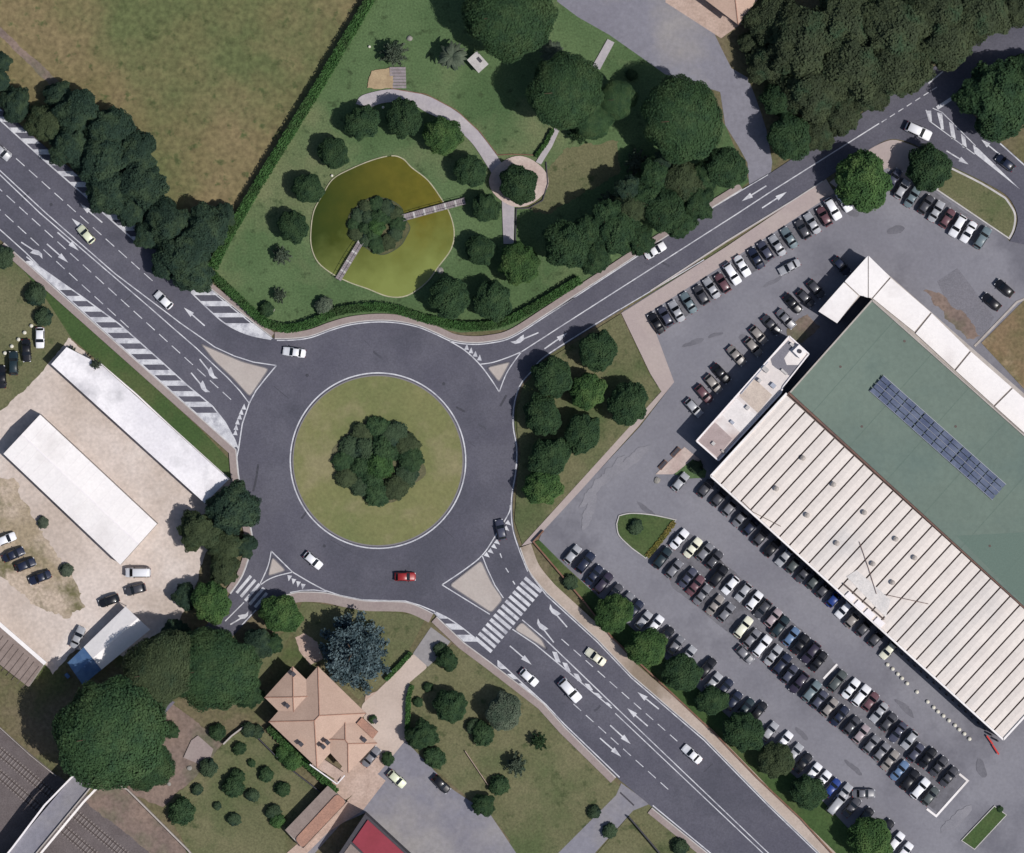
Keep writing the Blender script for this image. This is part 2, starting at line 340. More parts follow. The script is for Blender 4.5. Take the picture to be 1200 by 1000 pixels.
# roads ------------------------------------------------------------
W_edge = [(277,527),(280,560),(286,590),(293,615),(296,635),(291,656),(283,677),(270,696)]
N_edge = [(322,397.5),(345,397),(365,394),(390,385),(412,379),(440,376),(465,377),(490,382),(512,391),(530,399),(550,402),(572,401),(600,394),(640,369),(675,346),(750,297)]
E_edge = [(966,211),(930,234),(850,283),(727,364),(644,416),(625,435),(611,452),(604,475),(603,500),(607,525),(606,552),(601,585),(602,617),(609,642),(620,670),(640,695)]
S_edge = [(300,717),(318,702),(339,696),(354,693.5),(381,694.5),(407,700),(430,704),(455,704.5),(475,705.5),(490,710),(508,719)]
sE = smooth(E_edge[3:-1])
sW = smooth(W_edge); sN = smooth(N_edge[:-1]); sS = smooth(S_edge)
corner = smooth([(1010,180),(1035,166),(1050,163.5),(1070,169),(1090,181),(1115,195),(1150,212),(1180,230),(1192,252),(1190,270),(1183,283)])
road_px = ([(-60,75),(0,126),(241,334),(300,381)]+sN+[(750,297),(878,217),(903,203),(950,172),(1100,75),(1210,5),(1290,-45),(1290,15),(1210,62),(1150,95),(1126,120),(1172,167),(1210,201),(1300,280)]
 +[(1300,330),(1215,290)]+corner[::-1]+E_edge[:3]+sE+[(640,695),(700,750),(740,792),(825,865),(900,942),(960,1000),(1030,1070)]
 +[(890,1055),(830,1000),(727,915),(662,852),(637,824),(575,776),(544,753),(508,719)]+sS[::-1]
 +[(283,735),(262,757),(240,735),(262,708)]+sW[::-1]+[(247,500),(28,305),(0,281),(-60,227)])
ZC[0] += .006
ROADZ = ZC[0] = round(ZC[0]+.004, 4)
road = sheet('road', road_px, M['asphalt'], z=ROADZ)
MZ = ROADZ+.012
# raised pavements (a real kerb step)
def band(name, edge_px, wd_px, m, label=None, h=.13, kerb=True):
    e = P(edge_px); o2 = off(e, wd_px*S)
    o = MB().prism(e+o2[::-1], -.005, ROADZ+h).build(name, m); o['kind'] = 'structure'
    if kerb:
        a = off(e, -.02 if wd_px > 0 else .02); b = off(e, .22 if wd_px > 0 else -.22)
        k = MB().prism(a+b[::-1], -.005, ROADZ+h+.01).build('kerb', M['kerb'], o)
    return o
band('pavement', [(322,397.5)]+sN[1:]+[(720,317),(750,297)], 8, M['pavement'])
band('pavement', [(241,334),(300,381),(318,395)], 6, M['pavement'])
band('pavement', [(757,293),(815,256),(870,222)], 8, M['pavement'])
band('pavement', [(5,284.5),(28,305),(247,500),(276,526)]+sW[:24], -9, M['pavement'])
band('pavement', sW[24:], -7, M['pavement'])
band('pavement', sS[10:], -12, M['pavement'])
band('pavement', [(512,722.5),(544,753),(575,776),(637,824),(662,852),(722,911)], -9, M['pavement'])
band('pavement', [(764,946.5),(830,1000),(890,1055)], -8, M['pavement'])
band('pavement', smooth([(609,642),(620,670),(640,695)])+[(700,750),(740,792),(825,865),(900,942),(960,1000),(1030,1070)], 14, mat('pale_pavement', lc(168,152,140), lc(180,166,156), .1, 8, .9, .06, 2, third=lc(136,122,108), tscale=.04))
band('pavement', [(762,340.5),(850,283),(930,234),(964,212)], -2, M['footpath'])

def raised(name, pts, m, h=.14, km=M['kerb'], kw=.25, kind='structure', world=False):
    p = pts if world else P(pts)
    o = MB().prism(p, -.005, ROADZ+h).build(name, m); o['kind'] = kind
    ar = sum(p[i][0]*p[(i+1) % len(p)][1]-p[(i+1) % len(p)][0]*p[i][1] for i in range(len(p)))
    if ar < 0: p = p[::-1]
    n = len(p); inner = []
    for i in range(n):
        a, b, c = Vector(p[i-1]), Vector(p[i]), Vector(p[(i+1) % n])
        d1 = (b-a).normalized(); d2 = (c-b).normalized(); nn = Vector((-(d1.y+d2.y), d1.x+d2.x))
        nn = nn.normalized() if nn.length > 1e-6 else Vector((-d1.y, d1.x)); inner.append(b+nn*kw)
    z1 = ROADZ+h+.012; k = MB()
    V = [(q[0], q[1], z1) for q in p]+[(q.x, q.y, z1) for q in inner]+[(q[0], q[1], 0) for q in p]
    k.add(V, [(i, (i+1) % n, n+(i+1) % n, n+i) for i in range(n)]+[(2*n+i, 2*n+(i+1) % n, (i+1) % n, i) for i in range(n)])
    V2 = [(q.x, q.y, z1) for q in inner]+[(q.x, q.y, z1-.02) for q in inner]
    k.add(V2, [(i, n+i, n+(i+1) % n, (i+1) % n) for i in range(n)])
    k.build('kerb', km, o); return o
island_m = M['island']; grey_k = mat('island_kerb', lc(120,116,118), fine=.06)
def rnd(pts):  # soften corners of a px polygon
    out = []; n = len(pts)
    for i in range(n):
        a, b, c = Vector(pts[i-1]), Vector(pts[i]), Vector(pts[(i+1) % n])
        r = min(5, (a-b).length*.35, (c-b).length*.35)
        p0 = b+(a-b).normalized()*r; p2 = b+(c-b).normalized()*r
        for t in (0, .33, .66, 1): out.append(tuple(p0*(1-t)**2+b*2*t*(1-t)+p2*t*t))
    return out
raised('traffic_island', rnd([(234,402),(263,414.5),(284,423.5),(316,432),(293,466),(272,443),(251,423.5)]), island_m, km=grey_k)
raised('traffic_island', rnd([(570,430.5),(599,423.5),(585,449)]), island_m, km=grey_k)
raised('traffic_island', rnd([(526,686),(564,656),(576.4,682.8),(590,702.5),(576,719)]), island_m, km=grey_k)
raised('traffic_island', rnd([(319,652),(336,669),(313.5,676)]), island_m, km=grey_k)
raised('traffic_island', rnd([(611.5,728),(602,738),(627,753),(641,762),(636,750)]), island_m, km=grey_k)
CX, CY = 443, 540
circ = [(CX+100.5*math.cos(2*math.pi*i/96), CY+100.5*math.sin(2*math.pi*i/96)) for i in range(96)]
raised('roundabout_island', circ, M['round_lawn'], kw=.3, km=grey_k)
ZI = ROADZ+.14
raised('grass_island', smooth([(1112,195),(1150,214),(1178,231)])+smooth([(1180,233),(1190,250),(1189,268),(1183,281)])+[(1097,223)], M['olive_lawn'], kw=.45)
raised('grass_island', smooth([(725,604),(740,601),(765,603),(793,609)])+[(768,640),(757,655)]+smooth([(740,643),(725,628),(722,614)]), M['verge'])
raised('grass_island', [(1165,944),(1180,955),(1142,996),(1126,985)], M['verge'])

# markings: children of the road
def mk(name, mb): 
    o = mb.build(name, M['paint'], road); return o
LW = .24
def line(pts, wd=LW, sm=False): mk('lane_line', MB().ribbon(P(smooth(pts) if sm else pts), wd, MZ))
def dashes(a, b, n, duty=.66, wd=.2):
    a = Vector(a); b = Vector(b); mb = MB()
    for i in range(n):
        p = a+(b-a)*(i/(n-1)) if n > 1 else a
        st = (b-a)/(n-1)*duty; mb.ribbon(P([p, p+st]), wd, MZ)
    mk('dashed_line', mb)
def arrow(a, b, turn=0):
    a = W(*a).to_2d(); b = W(*b).to_2d(); d = (b-a).normalized(); n = Vector((-d.y, d.x)); L = (b-a).length
    q = lambda f, s_: (a.x+d.x*f*L+n.x*s_, a.y+d.y*f*L+n.y*s_)
    mb = MB()
    mb.add([(*q(0, -.15), MZ), (*q(.62, -.15), MZ), (*q(.62, .15), MZ), (*q(0, .15), MZ)], [(0,1,2,3)])
    if not turn: mb.add([(*q(.6, -.62), MZ+.001), (*q(1, 0), MZ+.001), (*q(.6, .62), MZ+.001)], [(0,1,2)])
    else:
        t = turn
        pts = [q(.55, -.2*t), q(.5, .95*t), q(.66, .7*t), q(.84, .3*t), q(1.02, .55*t), q(.9, -.35*t), q(.72, -.55*t)]
        mb.poly(pts, MZ+.002)
    mk('direction_arrow', mb)
def gw(x, y, a=90, sz=6.2):
    c = W(x, y); h = sz*S*.62; mb = MB()
    t = R(a); d = Vector((math.cos(t), math.sin(t))); n = Vector((-d.y, d.x))
    pts = [c.to_2d()+d*h, c.to_2d()-d*h*.8+n*h*.72, c.to_2d()-d*h*.8-n*h*.72]
    mb.poly(pts, MZ); mk('give_way_triangle', mb)
def xat(poly, y):
    for (x0, y0), (x1, y1) in zip(poly, poly[1:]):
        if y0 <= y <= y1: return x0+(x1-x0)*(y-y0)/(y1-y0)
    return poly[0][0] if y < poly[0][1] else poly[-1][0]
def hatch(Lp, Rp, bands, name='hatched_marking'):
    mb = MB()
    for y0, y1 in bands:
        ks = max(2, int((y1-y0)/3)+1)
        ys = [y0+(y1-y0)*i/(ks-1) for i in range(ks)]
        pts = [(xat(Rp, y), y) for y in ys]+[(xat(Lp, y), y) for y in ys[::-1]]
        mb.poly(P(pts), MZ-.003)
    mk(name, mb)
Oe = [(31,306.5),(75,345),(150,412.5),(225,480),(247,499),(275,524.5)]
Ie = [(31,301),(45,312),(95,347),(140,380),(185,420),(220,452),(249,476),(264,495),(275,515),(279,525.5)]
hatch(Oe, Ie, [(306,340)]+[(347+12.4*i, 353+12.4*i) for i in range(11)]+[(484,524)])
line(Ie, .28); line(Oe, .25)
line([(-30,243),(5.5,274),(30,296),(45,311)], .25)
Lu = [(-20,122),(0,141),(54,190),(100,230),(121,250),(164,287.5)]
Ru = [(-20,110),(0,127.5),(120,231),(200,300)]
hatch(Lu, Ru, [(136+12.75*i-50, 142+12.75*i-50) for i in range(16)]); line(Lu, .3)
L2 = [(224,343),(247,365),(265,380),(290,392),(318,398)]; R2 = [(241,334.5),(300,381.5),(319,396.5)]
hatch(L2, R2, [(340,346),(353,359),(367,372),(379,397)]); line(L2, .28, True); line([(241,336),(299,382.5),(319,397)], .25)
line([(-30,174),(0,200),(54,250),(135,321),(200,370),(211,378.5),(252,407),(275,417.5),(297,424.5),(324,428.5)])
line([(-30,179),(0,205),(47,250),(133,324),(175,360),(200,382),(230,408),(252,429),(267,443),(281,458),(292,472.5)])
dashes((-11,159),(169,320.5), 13); dashes((-22,202),(261,459.5), 20); dashes((-24,224),(141,375), 12)
line([(324,428.5),(311,444),(300,458),(292,473),(284,497),(279.5,527)]+sW[2:], .28)
NL = off(sN, -.0); line([(x, y+1.6) for x, y in sN[1:]]+[(640,370.5),(675,347.5),(750,298.5)], .24)
line([(820,252.5),(900,205)], .2)
line([(527,400),(545,411),(562,427),(575,444),(585,459.5)], .26, True)
line([(563,427),(577,425),(594,419.5),(611,412.5)], .24, True)
line([(585,459.5),(593,439),(601,426),(611,412.5)], .24, True)
line([(611,412.5),(677,370),(865,250),(900,227),(1030,145)], .25); dashes((1033,143.5),(1092,106), 7, .6)
line([(x-1.6 if y > 430 else x-.8, y-(.2 if y > 430 else 1.4)) for x, y in sE[:]], .24)
line([(825,304.5),(727,362.5)], .22)
line([(1088,98),(1105,84)], .3)
# outer ring lines, south-east
line([(598,592),(596,602),(580,629),(565,651),(544,668),(518,685.5)], .26, True)
line([(565,651),(571,666.6),(580,686),(590,701)], .24); line([(518,685.5),(574,720)], .24)
mb = MB()
for a, b in (((586,648.6),(588,654)), ((592.6,665.7),(596,671)), ((601,681),(603.5,685))): mb.ribbon(P([a, b]), .25, MZ)
mk('dashed_line', mb)
line([(600.5,737.5),(627,755),(717,830)], .26); line([(612,726.5),(638,748.5),(727,834)], .26)
line([(721,836),(891,997),(950,1053)], .22); line([(727,834),(896.5,996),(956,1052)], .22)
dashes((658,749),(785,861), 10, .62); dashes((672,825),(774,917), 8, .62)
line([(621,672),(640,697.5),(700,752.5),(740,794.5),(825,867.5),(900,944),(960,1002),(1030,1072)], .26)
line([(640,826),(661,848.5),(726,911)], .26); line([(765,944),(831,998.5),(891,1053)], .26)
for i, (x, y) in enumerate(((652,770),(664,782),(677,794),(690,805),(701,815),(712,825))):
    wx = 6.5-i*.8
    mk('hatched_marking', MB().poly(P([(x-5,y-wx),(x+.5,y-wx+1),(x+5,y+wx),(x-.5,y+wx-1)]), MZ-.002))
sl = [(508,718),(544,752.5),(575,775.5)]; sr = [(511,717.5),(525,724.5),(540,734.5),(557,748),(584,773)]
hatch(sl, sr, [(718,725),(731,738),(744,752)]); line(sr[:4], .26, True)
hatch([(583,781),(634,822)], [(583,774),(634,822)], [(775,784),(790,796),(801,820)]); line([(583,774),(640,826)], .26)
zb = MB()
for i in range(14):
    t = i/13; cx, cy = 624.6+(566.5-624.6)*t, 685.5+(755.6-685.5)*t
    d = Vector((.76, .65))*12.7; zb.ribbon(P([(cx-d.x, cy-d.y), (cx+d.x, cy+d.y)]), 4.1*S, MZ)
mk('zebra_crossing', zb)
zb = MB()
for i in range(5):
    cx, cy = 285.8+5*i, 685+4.6*i; d = Vector((-.647, .762))*(13 if i < 4 else 11); zb.ribbon(P([(cx-d.x, cy-d.y), (cx+d.x, cy+d.y)]), 3.4*S, MZ)
mk('zebra_crossing', zb)
line([(318,646),(343,670.6),(364,683),(381,692),(399,698),(425,703.2),(475,704.5),(492,709.5),(510,717)], .26)
line([(318,646),(314,664),(305,684)], .24, True); line([(343,670.6),(325,675),(314,679.6),(306,685)], .24, True)
line([(340,694.5),(354,692),(368,691.5),(383,693.5)], .22)
line([(286,706),(264,728)], .24); line([(300,715),(283,733)], .24)
# island ring line
ring = [(CX+102.8*math.cos(2*math.pi*i/96), CY+102.8*math.sin(2*math.pi*i/96)) for i in range(97)]
mk('lane_line', MB().ribbon(P(ring), .3, MZ))
# north-east junction
mb = MB()
for a, b, c, d in (((1086,130),(1091,130),(1092,143),(1089,142)), ((1098,132),(1104,133),(1106,152),(1103,152)), ((1112,143),(1117,146),(1120,163),(1115,163)), ((1126,157),(1131,161),(1133,174),(1128,173)), ((1140,170),(1147,175),(1195,222),(1142,180))):
    mb.poly(P([a, b, c, d]), MZ)
mb.poly(P([(1097,125),(1115,113.5),(1118,116),(1099,129)]), MZ)
mk('hatched_marking', mb)
line([(1085,129),(1089,142),(1104,153),(1142,181)], .2); line([(1093,127),(1104,132),(1143,171)], .2)
line([(1172,168.5),(1210,202.5)], .28)
for a, b in (((67.5,272.5),(92.5,294)), ((55,286),(80,308)), ((240,382),(215.5,360.5)), ((110,279),(84,256)), ((120,261),(94,239)), ((898,218),(869,236)), ((893,244),(922,225)), ((638,409),(665,390)),
             ((1109,177),(1135,193)), ((1171,181),(1150,164)), ((597.5,757),(623,779)), ((715,850),(739,872)), ((703,865),(728,887)), ((772,831),(747,811)), ((759,851),(735,830))):
    arrow(a, b)
for a, b, t in (((25,284),(51,301),-1), ((234,421),(253,445),1), ((224,437),(244,461),1), ((664.5,735),(643,710),-1), ((649,753),(628.6,727),-1), ((631,390),(600,403),-1), ((270,732),(292,719),1)):
    arrow(a, b, t)
for x, y in ((286,477),(283,483),(281,488.5),(278.5,494.5),(276.8,501),(276,507)): gw(x, y, 85)
for x, y in ((547,407),(552,411),(557,415),(562,419.5)): gw(x, y, 85)
for x, y in ((596,613.5),(594,620),(583,636),(579.5,641),(575.5,646.5),(571,651)): gw(x, y, -40)
for x, y in ((339,677.5),(344,681.5),(349.5,684.6),(355,687.5)): gw(x, y, -100)

wear = mat('tyre_marks', lc(70,70,79), lc(76,76,85), .4, fine=.1); seal = mat('sealed_crack', lc(60,60,68), lc(72,72,80), .6, fine=.15)
rw_ = random.Random(3)
for x, y, a, l in ((416,384,-38,9),(430,402,-40,10),(442,416,-38,12),(330,460,-40,22),(540,480,-30,14),(552,520,-35,12),(375,470,40,16),(360,600,50,18),(520,620,-42,34),(500,600,-40,18),(565,500,-32,10),(780,310,-25,12),(680,375,-35,12),(760,310,-25,10),
                   (90,300,42,18),(150,350,42,14),(560,700,40,12),(800,850,60,10),(830,900,44,16),(700,830,40,10),(400,640,-30,30),(300,560,80,30),(590,470,60,18),(1080,140,20,16),(985,190,-40,10),(30,230,45,14)):
    d = Vector((math.cos(R(a)), -math.sin(R(a))))*l*rw_.uniform(.8, 1.1); p0 = Vector((x, y)); pts = [p0+d*t+Vector((rw_.uniform(-.5,.5), rw_.uniform(-.5,.5))) for t in (-.5,-.2,.1,.5)]
    MB().ribbon(P(pts), rw_.choice((.12,.16,.5)), ROADZ+.004).build('sealed_crack', seal if l > 12 else wear, road)
for cx_, cy_ in ((360,440),(520,450),(470,670),(380,640),(60,240),(640,760),(740,330)):   # manhole covers
    q = W(cx_, cy_); MB().cyl((q.x, q.y, ROADZ-.02), (q.x, q.y, ROADZ+.008), .38, .38, 14).build('manhole_cover', seal, road)
# ------------------------------------------------------------------ park surfaces
outer = smooth([(417,122),(423,113),(440,107.5),(458,105),(480,107),(500,112.5),(517,120),(535,131),(550,143),(563,157),(582,182)])
inner = smooth([(433,127),(445,122),(458,120),(480,121),(500,132),(523,143),(542,157),(557,173),(576,203)])
sheet('park_path', outer+[(590,195),(596,212),(603,239),(602,286),(590,286),(588,230),(581,212)]+inner[::-1], M['park_path'])
sheet('park_path', [(608+(31+4*math.cos(2*a))*math.cos(a), 213+30*math.sin(a)) for a in [2*math.pi*i/40 for i in range(40)]], M['pinkpath'])
sheet('park_path', [(628,190),(640,170),(650,150),(656,152),(647,172),(634,193)], M['park_path'])
sheet('park_path', [(712,46),(720,50),(703,82),(694,78)], M['park_path'])
sheet('sand_patch', rough_edge([(430,104),(435,84),(458,80),(462,104)], 1), mat('pale_sand', lc(170,150,120), lc(150,130,104), .5, fine=.08))
pond = smooth([(458.6,183.4),(472,187),(482,197),(501,212),(517,234),(526.6,251),(531.7,272),(528,292),(513,312.6),(499,331),(477,346),(455,347),(431,338),(411,331),(390.6,321),(373.6,307.5),(366,290.5),(365,272),(368.5,248),(378.7,229),(390.6,210.6),(411,199),(436.5,188.5)], True, 4)
o = sheet('pond', pond, M['water'])
PZ = ZC[0]
mbk = MB().wallstrip(P(pond), .5, 0, .25)
b = mbk.build('pond_rim', mat('pale_stone_rim', lc(176,170,146), lc(150,146,122), .4, fine=.1), o)
isl = smooth([(438,231),(457,234),(470.5,243),(474,255),(481,266),(477,277),(469,289),(450,299),(433,294),(418,280),(408,258),(414,246),(426,236)], True, 4)
raised('pond_island', isl, mat('island_soil', lc(72,76,50), lc(96,92,66), .4, fine=.15), km=mat('mossy_stone', lc(70,76,56), fine=.1))
isl2 = smooth([(389,532),(395,520),(410,505),(423,497),(437,490),(456,494),(472,500),(487,515),(491,535),(499,549),(496,560),(472,575),(465,587),(447,590),(427,586),(416,572),(400,560)], True, 4)
sh = MB().prism(P(isl2), ZI, ZI+.06).build('planting_bed', mat('bed_soil', lc(104,100,78), lc(84,84,58), .25, fine=.15)); sh['kind'] = 'structure'
def footbridge(a, b, wd, label):
    A = W(*a); B = W(*b); L = (B-A).length; d = (B-A).normalized(); rz = math.atan2(d.y, d.x)
    e = empty('footbridge', A.lerp(B, .5), label, 'footbridge', 'footbridges over the pond')
    mb = MB(); n = int(L/.5)
    for i in range(n):
        t = (i+.5)/n; c = A.lerp(B, t); mb.box((c.x, c.y, .85+.25*math.sin(math.pi*t)), (L/n-.04, wd, .08), rz, i % 5 == 0)
    mb.build('deck', [M['wood'], M['kerb']], e)
    nn = Vector((-d.y, d.x, 0))
    for s in (-1, 1):
        r = MB()
        for i in range(7):
            c = A.lerp(B, i/6)+nn*s*wd/2*.96; z = .85+.25*math.sin(math.pi*i/6)
            r.box((c.x, c.y, z+.4), (.09, .09, .95), rz)
            if i < 6:
                c2 = A.lerp(B, (i+1)/6)+nn*s*wd/2*.96; z2 = .85+.25*math.sin(math.pi*(i+1)/6)
                r.cyl((c.x, c.y, z+.88), (c2.x, c2.y, z2+.88), .05, .05, 6)
        r.build('railing', M['wood'], e)
footbridge((472,256),(545,236), 1.5, 'grey board footbridge from pond island to the east bank')
footbridge((423,284),(396.5,328), 1.4, 'grey board footbridge from pond island to the south-west bank')
# steps and kiosk in the park
e = empty('garden_steps', W(466,92), 'flight of grey board steps beside pale sand above curved path', 'steps')
for i in range(7):
    c = W(466+1*i*.1, 80.5+i*3.6); MB().box((c.x, c.y, .32-.04*i), (3.8, .62, .10), 0).build('step', M['wood'], e)
c = W(560,74)
e = empty('kiosk', c, 'small pale roofed kiosk standing between the big pine and palm', 'kiosk')
rz = R(-48)
MB().box((c.x, c.y, 1.2), (3.6, 2.6, 2.4), rz).build('wall', M['wall'], e)
MB().box((c.x, c.y, 2.52), (4.1, 3.1, .18), rz).build('roof', M['kerb'], e)
MB().box((c.x+.4, c.y+.5, 2.7), (1.3, .7, .16), rz).build('skylight', M['darkwall'], e)

# ------------------------------------------------------------------ buildings
def slab(parent, name, pts, z0, z1, m, ms=None):
    mb = MB().prism(P(pts, z1), z0, z1, 0, 1 if ms else None); return mb.build(name, [m, ms] if ms else m, parent)
def coping(parent, pts, z0, z1, m, wd=.3, closed=True, name='parapet'):
    q = P(pts, z1)
    mb = MB(); n = len(q)
    for i in range(n if closed else n-1):
        a = Vector(q[i]); b_ = Vector(q[(i+1) % n]); mb.wallstrip([a, b_], wd, z0, z1)
    return mb.build(name, m, parent)
# warehouse with cream ribbed roof
wh = empty('warehouse', W(1050,690), 'long warehouse with cream ribbed roof beside the main car park', 'warehouse')
ZR = 8.0
c0, c1 = Vector((833,558)), Vector((1176,867)); u = Vector((89,-97))
slab(wh, 'wall', [c0, c1, c1+u, c0+u], 0, ZR-.4, M['seam'], M['darkwall'])
n = 30; mb = MB()
kz = ZR
for i in range(n):
    a = c0+(c1-c0)*((i+.04)/n); b_ = c0+(c1-c0)*((i+.92)/n)
    e2 = u*.985; ins = u*.01
    qa, qb, qc, qd = (W(*(a+ins), kz), W(*(b_+ins), kz), W(*(b_+e2), kz), W(*(a+e2), kz))
    md1, md2 = (qa+qb)/2, (qc+qd)/2; md1.z = md2.z = kz+.10
    lo = [Vector((q.x, q.y, kz-.5)) for q in (qa, qb, qc, qd)]
    mb.add([qa, md1, qb, qc, md2, qd], [(0,1,4,5),(1,2,3,4)])
    mb.add([qa, qb, qc, qd]+lo, [(4,5,1,0),(5,6,2,1),(6,7,3,2),(7,4,0,3)])
mb.build('roof', M['panel_roof'], wh)
coping(wh, [c0+u, c0, c1, c1+u], ZR-.8, ZR+.35, M['pure_white'], .45, False)
MB().wallstrip(P([c0+u*1.0+Vector((2,-1)), c1+u*1.0], ZR), .7, ZR-.5, ZR+.3).build('gutter', M['rust'], wh)
for x, y in ((941,537),(910,573),(977,568),(946,604),(1013,601),(981,637),(1050,632),(1023,661),(1072,654),(1046,683)):
    c = W(x, y, ZR+.6); v = MB().cyl((c.x, c.y, ZR), (c.x, c.y, ZR+.7), .42, .42, 12)
    v.cyl((c.x, c.y, ZR+.7), (c.x, c.y, ZR+1.0), .62, .15, 12); v.build('roof_vent', M['wall'], wh)
mb = MB()
for t in range(4):
    p = Vector((994,699))+Vector((11.2,10))*t
    mb.prism(P([p+Vector((-4.5,-.5)), p+Vector((1,-6)), p+Vector((9.5,1.5)), p+Vector((4,7))], ZR), ZR, ZR+.5)
mb.build('skylight', M['white_roof'], wh)
slab(wh, 'stained_area', [(992,676),(1004,668),(1044,703),(1038,724)], ZR, ZR+.12, mat('grimy_panel', lc(214,208,204), lc(196,192,190), .5, fine=.08))
MB().wallstrip(P([(988,684),(1036,726)], ZR), .3, ZR, ZR+.55).build('roof_upstand', M['seam'], wh)
mb = MB().wallstrip(P([(1007,635),(1018,667),(1027,696)], ZR), .12, ZR+.24, ZR+.32); mb.wallstrip(P([(1037,697),(1088,708)], ZR), .12, ZR+.24, ZR+.32)
mb.build('roof_cable', M['rust'], wh)
MB().wallstrip(P([(870,588),(882,600),(915,617)], ZR), .15, ZR+.2, ZR+.3).build('roof_cable', M['seam'], wh)
for i in range(46):   # posts and railing under the south-west eave
    p = c0+(c1-c0)*((i+.5)/46)+Vector((-4,4.2)); q = W(*p)
    MB().box((q.x, q.y, 1.1), (.35, .35, 2.2), R(45)).build('post', M['darkwall'], wh)
# green roofed hall
gr = empty('sports_hall', W(1090,500), 'large hall with flat green roof north-east of the ribbed warehouse', 'hall')
gp = [(1022,352),(926,460),(1230,738),(1290,590)]
slab(gr, 'wall', gp, 0, 8.3, M['darkwall'])
slab(gr, 'roof', gp, 8.3, 8.6, M['green_roof'])
coping(gr, [(926,460),(1022,352),(1290,590)], 8.5, 8.95, M['wall'], .35, False)
for k in range(7):   # membrane seams
    a = Vector((926,460))+(Vector((1230,738))-Vector((926,460)))*((k+.6)/7); b_ = a+Vector((96,-108))
    MB().wallstrip(P([a, b_], 8.6), .10, 8.6, 8.625).build('membrane_seam', mat('membrane_seam_%d' % k, lc(95,112,103), fine=.05), gr)
slab(gr, 'roof_patch', [(1121,628),(1200,624),(1240,640),(1240,740),(1200,708)], 8.6, 8.612, mat('dark_membrane', lc(96,113,104), fine=.05))
for x, y in ((985,430),(1060,400),(1120,500),(1160,640),(1010,500)):
    q = W(x, y, 8.7); MB().cyl((q.x, q.y, 8.6), (q.x, q.y, 8.66), .3, .3, 12).build('roof_drain', M['seam'], gr)
def solar_array(a, b, wd, cols, rows, label):
    A = Vector(a); B = Vector(b); zc = 9.2
    e = empty('solar_array', W(*((A+B)/2), 8.6), label, 'solar panels', 'solar arrays on the green roof')
    d = (B-A).normalized(); n_ = Vector((d.y, -d.x)); L = (B-A).length
    fr = MB()
    for s in (-.5, 0, .5):
        p, q = A+n_*wd*s, B+n_*wd*s; pa, qb = W(*p, 8.8), W(*q, 8.8); fr.box(((pa.x+qb.x)/2, (pa.y+qb.y)/2, 8.85), ((qb-pa).length, .12, .5), math.atan2((qb-pa).y, (qb-pa).x))
    fr.build('frame', M['alu'], e)
    for i in range(cols):
        for j in range(rows):
            s0 = A+d*(L*(i+.04)/cols)+n_*wd*((j+.04)/rows-.5); s1 = s0+d*(L/cols*.92)
            s2 = s1+n_*(wd/rows*.86); s3 = s0+n_*(wd/rows*.86)
            z = 9.15
            qs = [W(*s0, z), W(*s1, z), W(*s2, z), W(*s3, z)]
            qs[2].z += .3; qs[3].z += .3
            m_ = MB().add(qs+[q-Vector((0,0,.06)) for q in qs], [(3,2,1,0),(4,5,6,7),(0,1,5,4),(1,2,6,5),(2,3,7,6),(3,0,4,7)]); m_.build('solar_panel', M['solar'], e)
solar_array((1027,449),(1076,492.4), 24, 5, 4, 'blue solar array at the north-west end of the green roof line')
solar_array((1076.3,492.8),(1121,532.6), 24, 4, 4, 'blue solar array in the middle of the green roof line')
solar_array((1121.3,532.9),(1171,577), 24, 5, 4, 'blue solar array at the south-east end of the green roof line')
# white canopy around the hall
wc = empty('canopy_building', W(1080,380), 'white sheet roofed wing wrapped round the north corner of the hall', 'building')
slab(wc, 'wall', [(1017,301),(961,365),(982,378),(1010,345),(1021,350),(1290,588),(1290,540)], 0, 5.6, M['wall'])
cp = [[(1017,300),(990,330),(1007,346),(1017,349)], [(989,331),(959,365),(981,379),(1006,347)], [(1018,300),(1043,324.5),(1022,349),(1018,349)],
      [(1044,326),(1090.5,366),(1071.5,389),(1023,350)], [(1092,367.5),(1136.5,411),(1118.5,433),(1073,391)], [(1138,412.5),(1185.5,454),(1164.5,475),(1120,434.5)], [(1187,455.5),(1290,545),(1270,570),(1166,476.5)]]
for k, q in enumerate(cp): slab(wc, 'roof_sheet', q, 5.4, 6.0+.01*(k % 3), M['pure_white'])
# annex
an = empty('annex', W(880,470), 'flat roofed office annex along the north-west side of the warehouse', 'building')
ap = [(816,517),(925,394),(948,415),(918,453),(915,461),(842,540)]
slab(an, 'wall', ap, 0, 6.0, M['darkwall']); slab(an, 'roof', ap, 6.0, 6.2, M['annex'])
coping(an, ap, 6.1, 6.55, M['white_roof'], .3)
slab(an, 'roof_recess', [(903,421),(924,399),(930,405),(919,420),(922,428),(938,428),(928,442),(910,432),(905,428)], 6.15, 6.25, mat('grey_membrane', lc(120,118,126), fine=.08))
slab(an, 'roof_patch', [(818,517),(838,495),(858,514),(841,536)], 6.15, 6.24, mat('brown_membrane', lc(170,154,152), lc(156,140,138), .4, fine=.06))
slab(an, 'roof_patch', [(866,464),(884,444),(905,463),(888,484)], 6.15, 6.235, mat('tan_membrane', lc(196,182,170), lc(180,166,156), .4, fine=.08))
slab(an, 'roof_patch', [(846,486),(863,467),(886,487),(868,508)], 6.15, 6.23, mat('pale_membrane', lc(224,218,216), lc(210,204,202), .4, fine=.05))
rgx = random.Random(5)
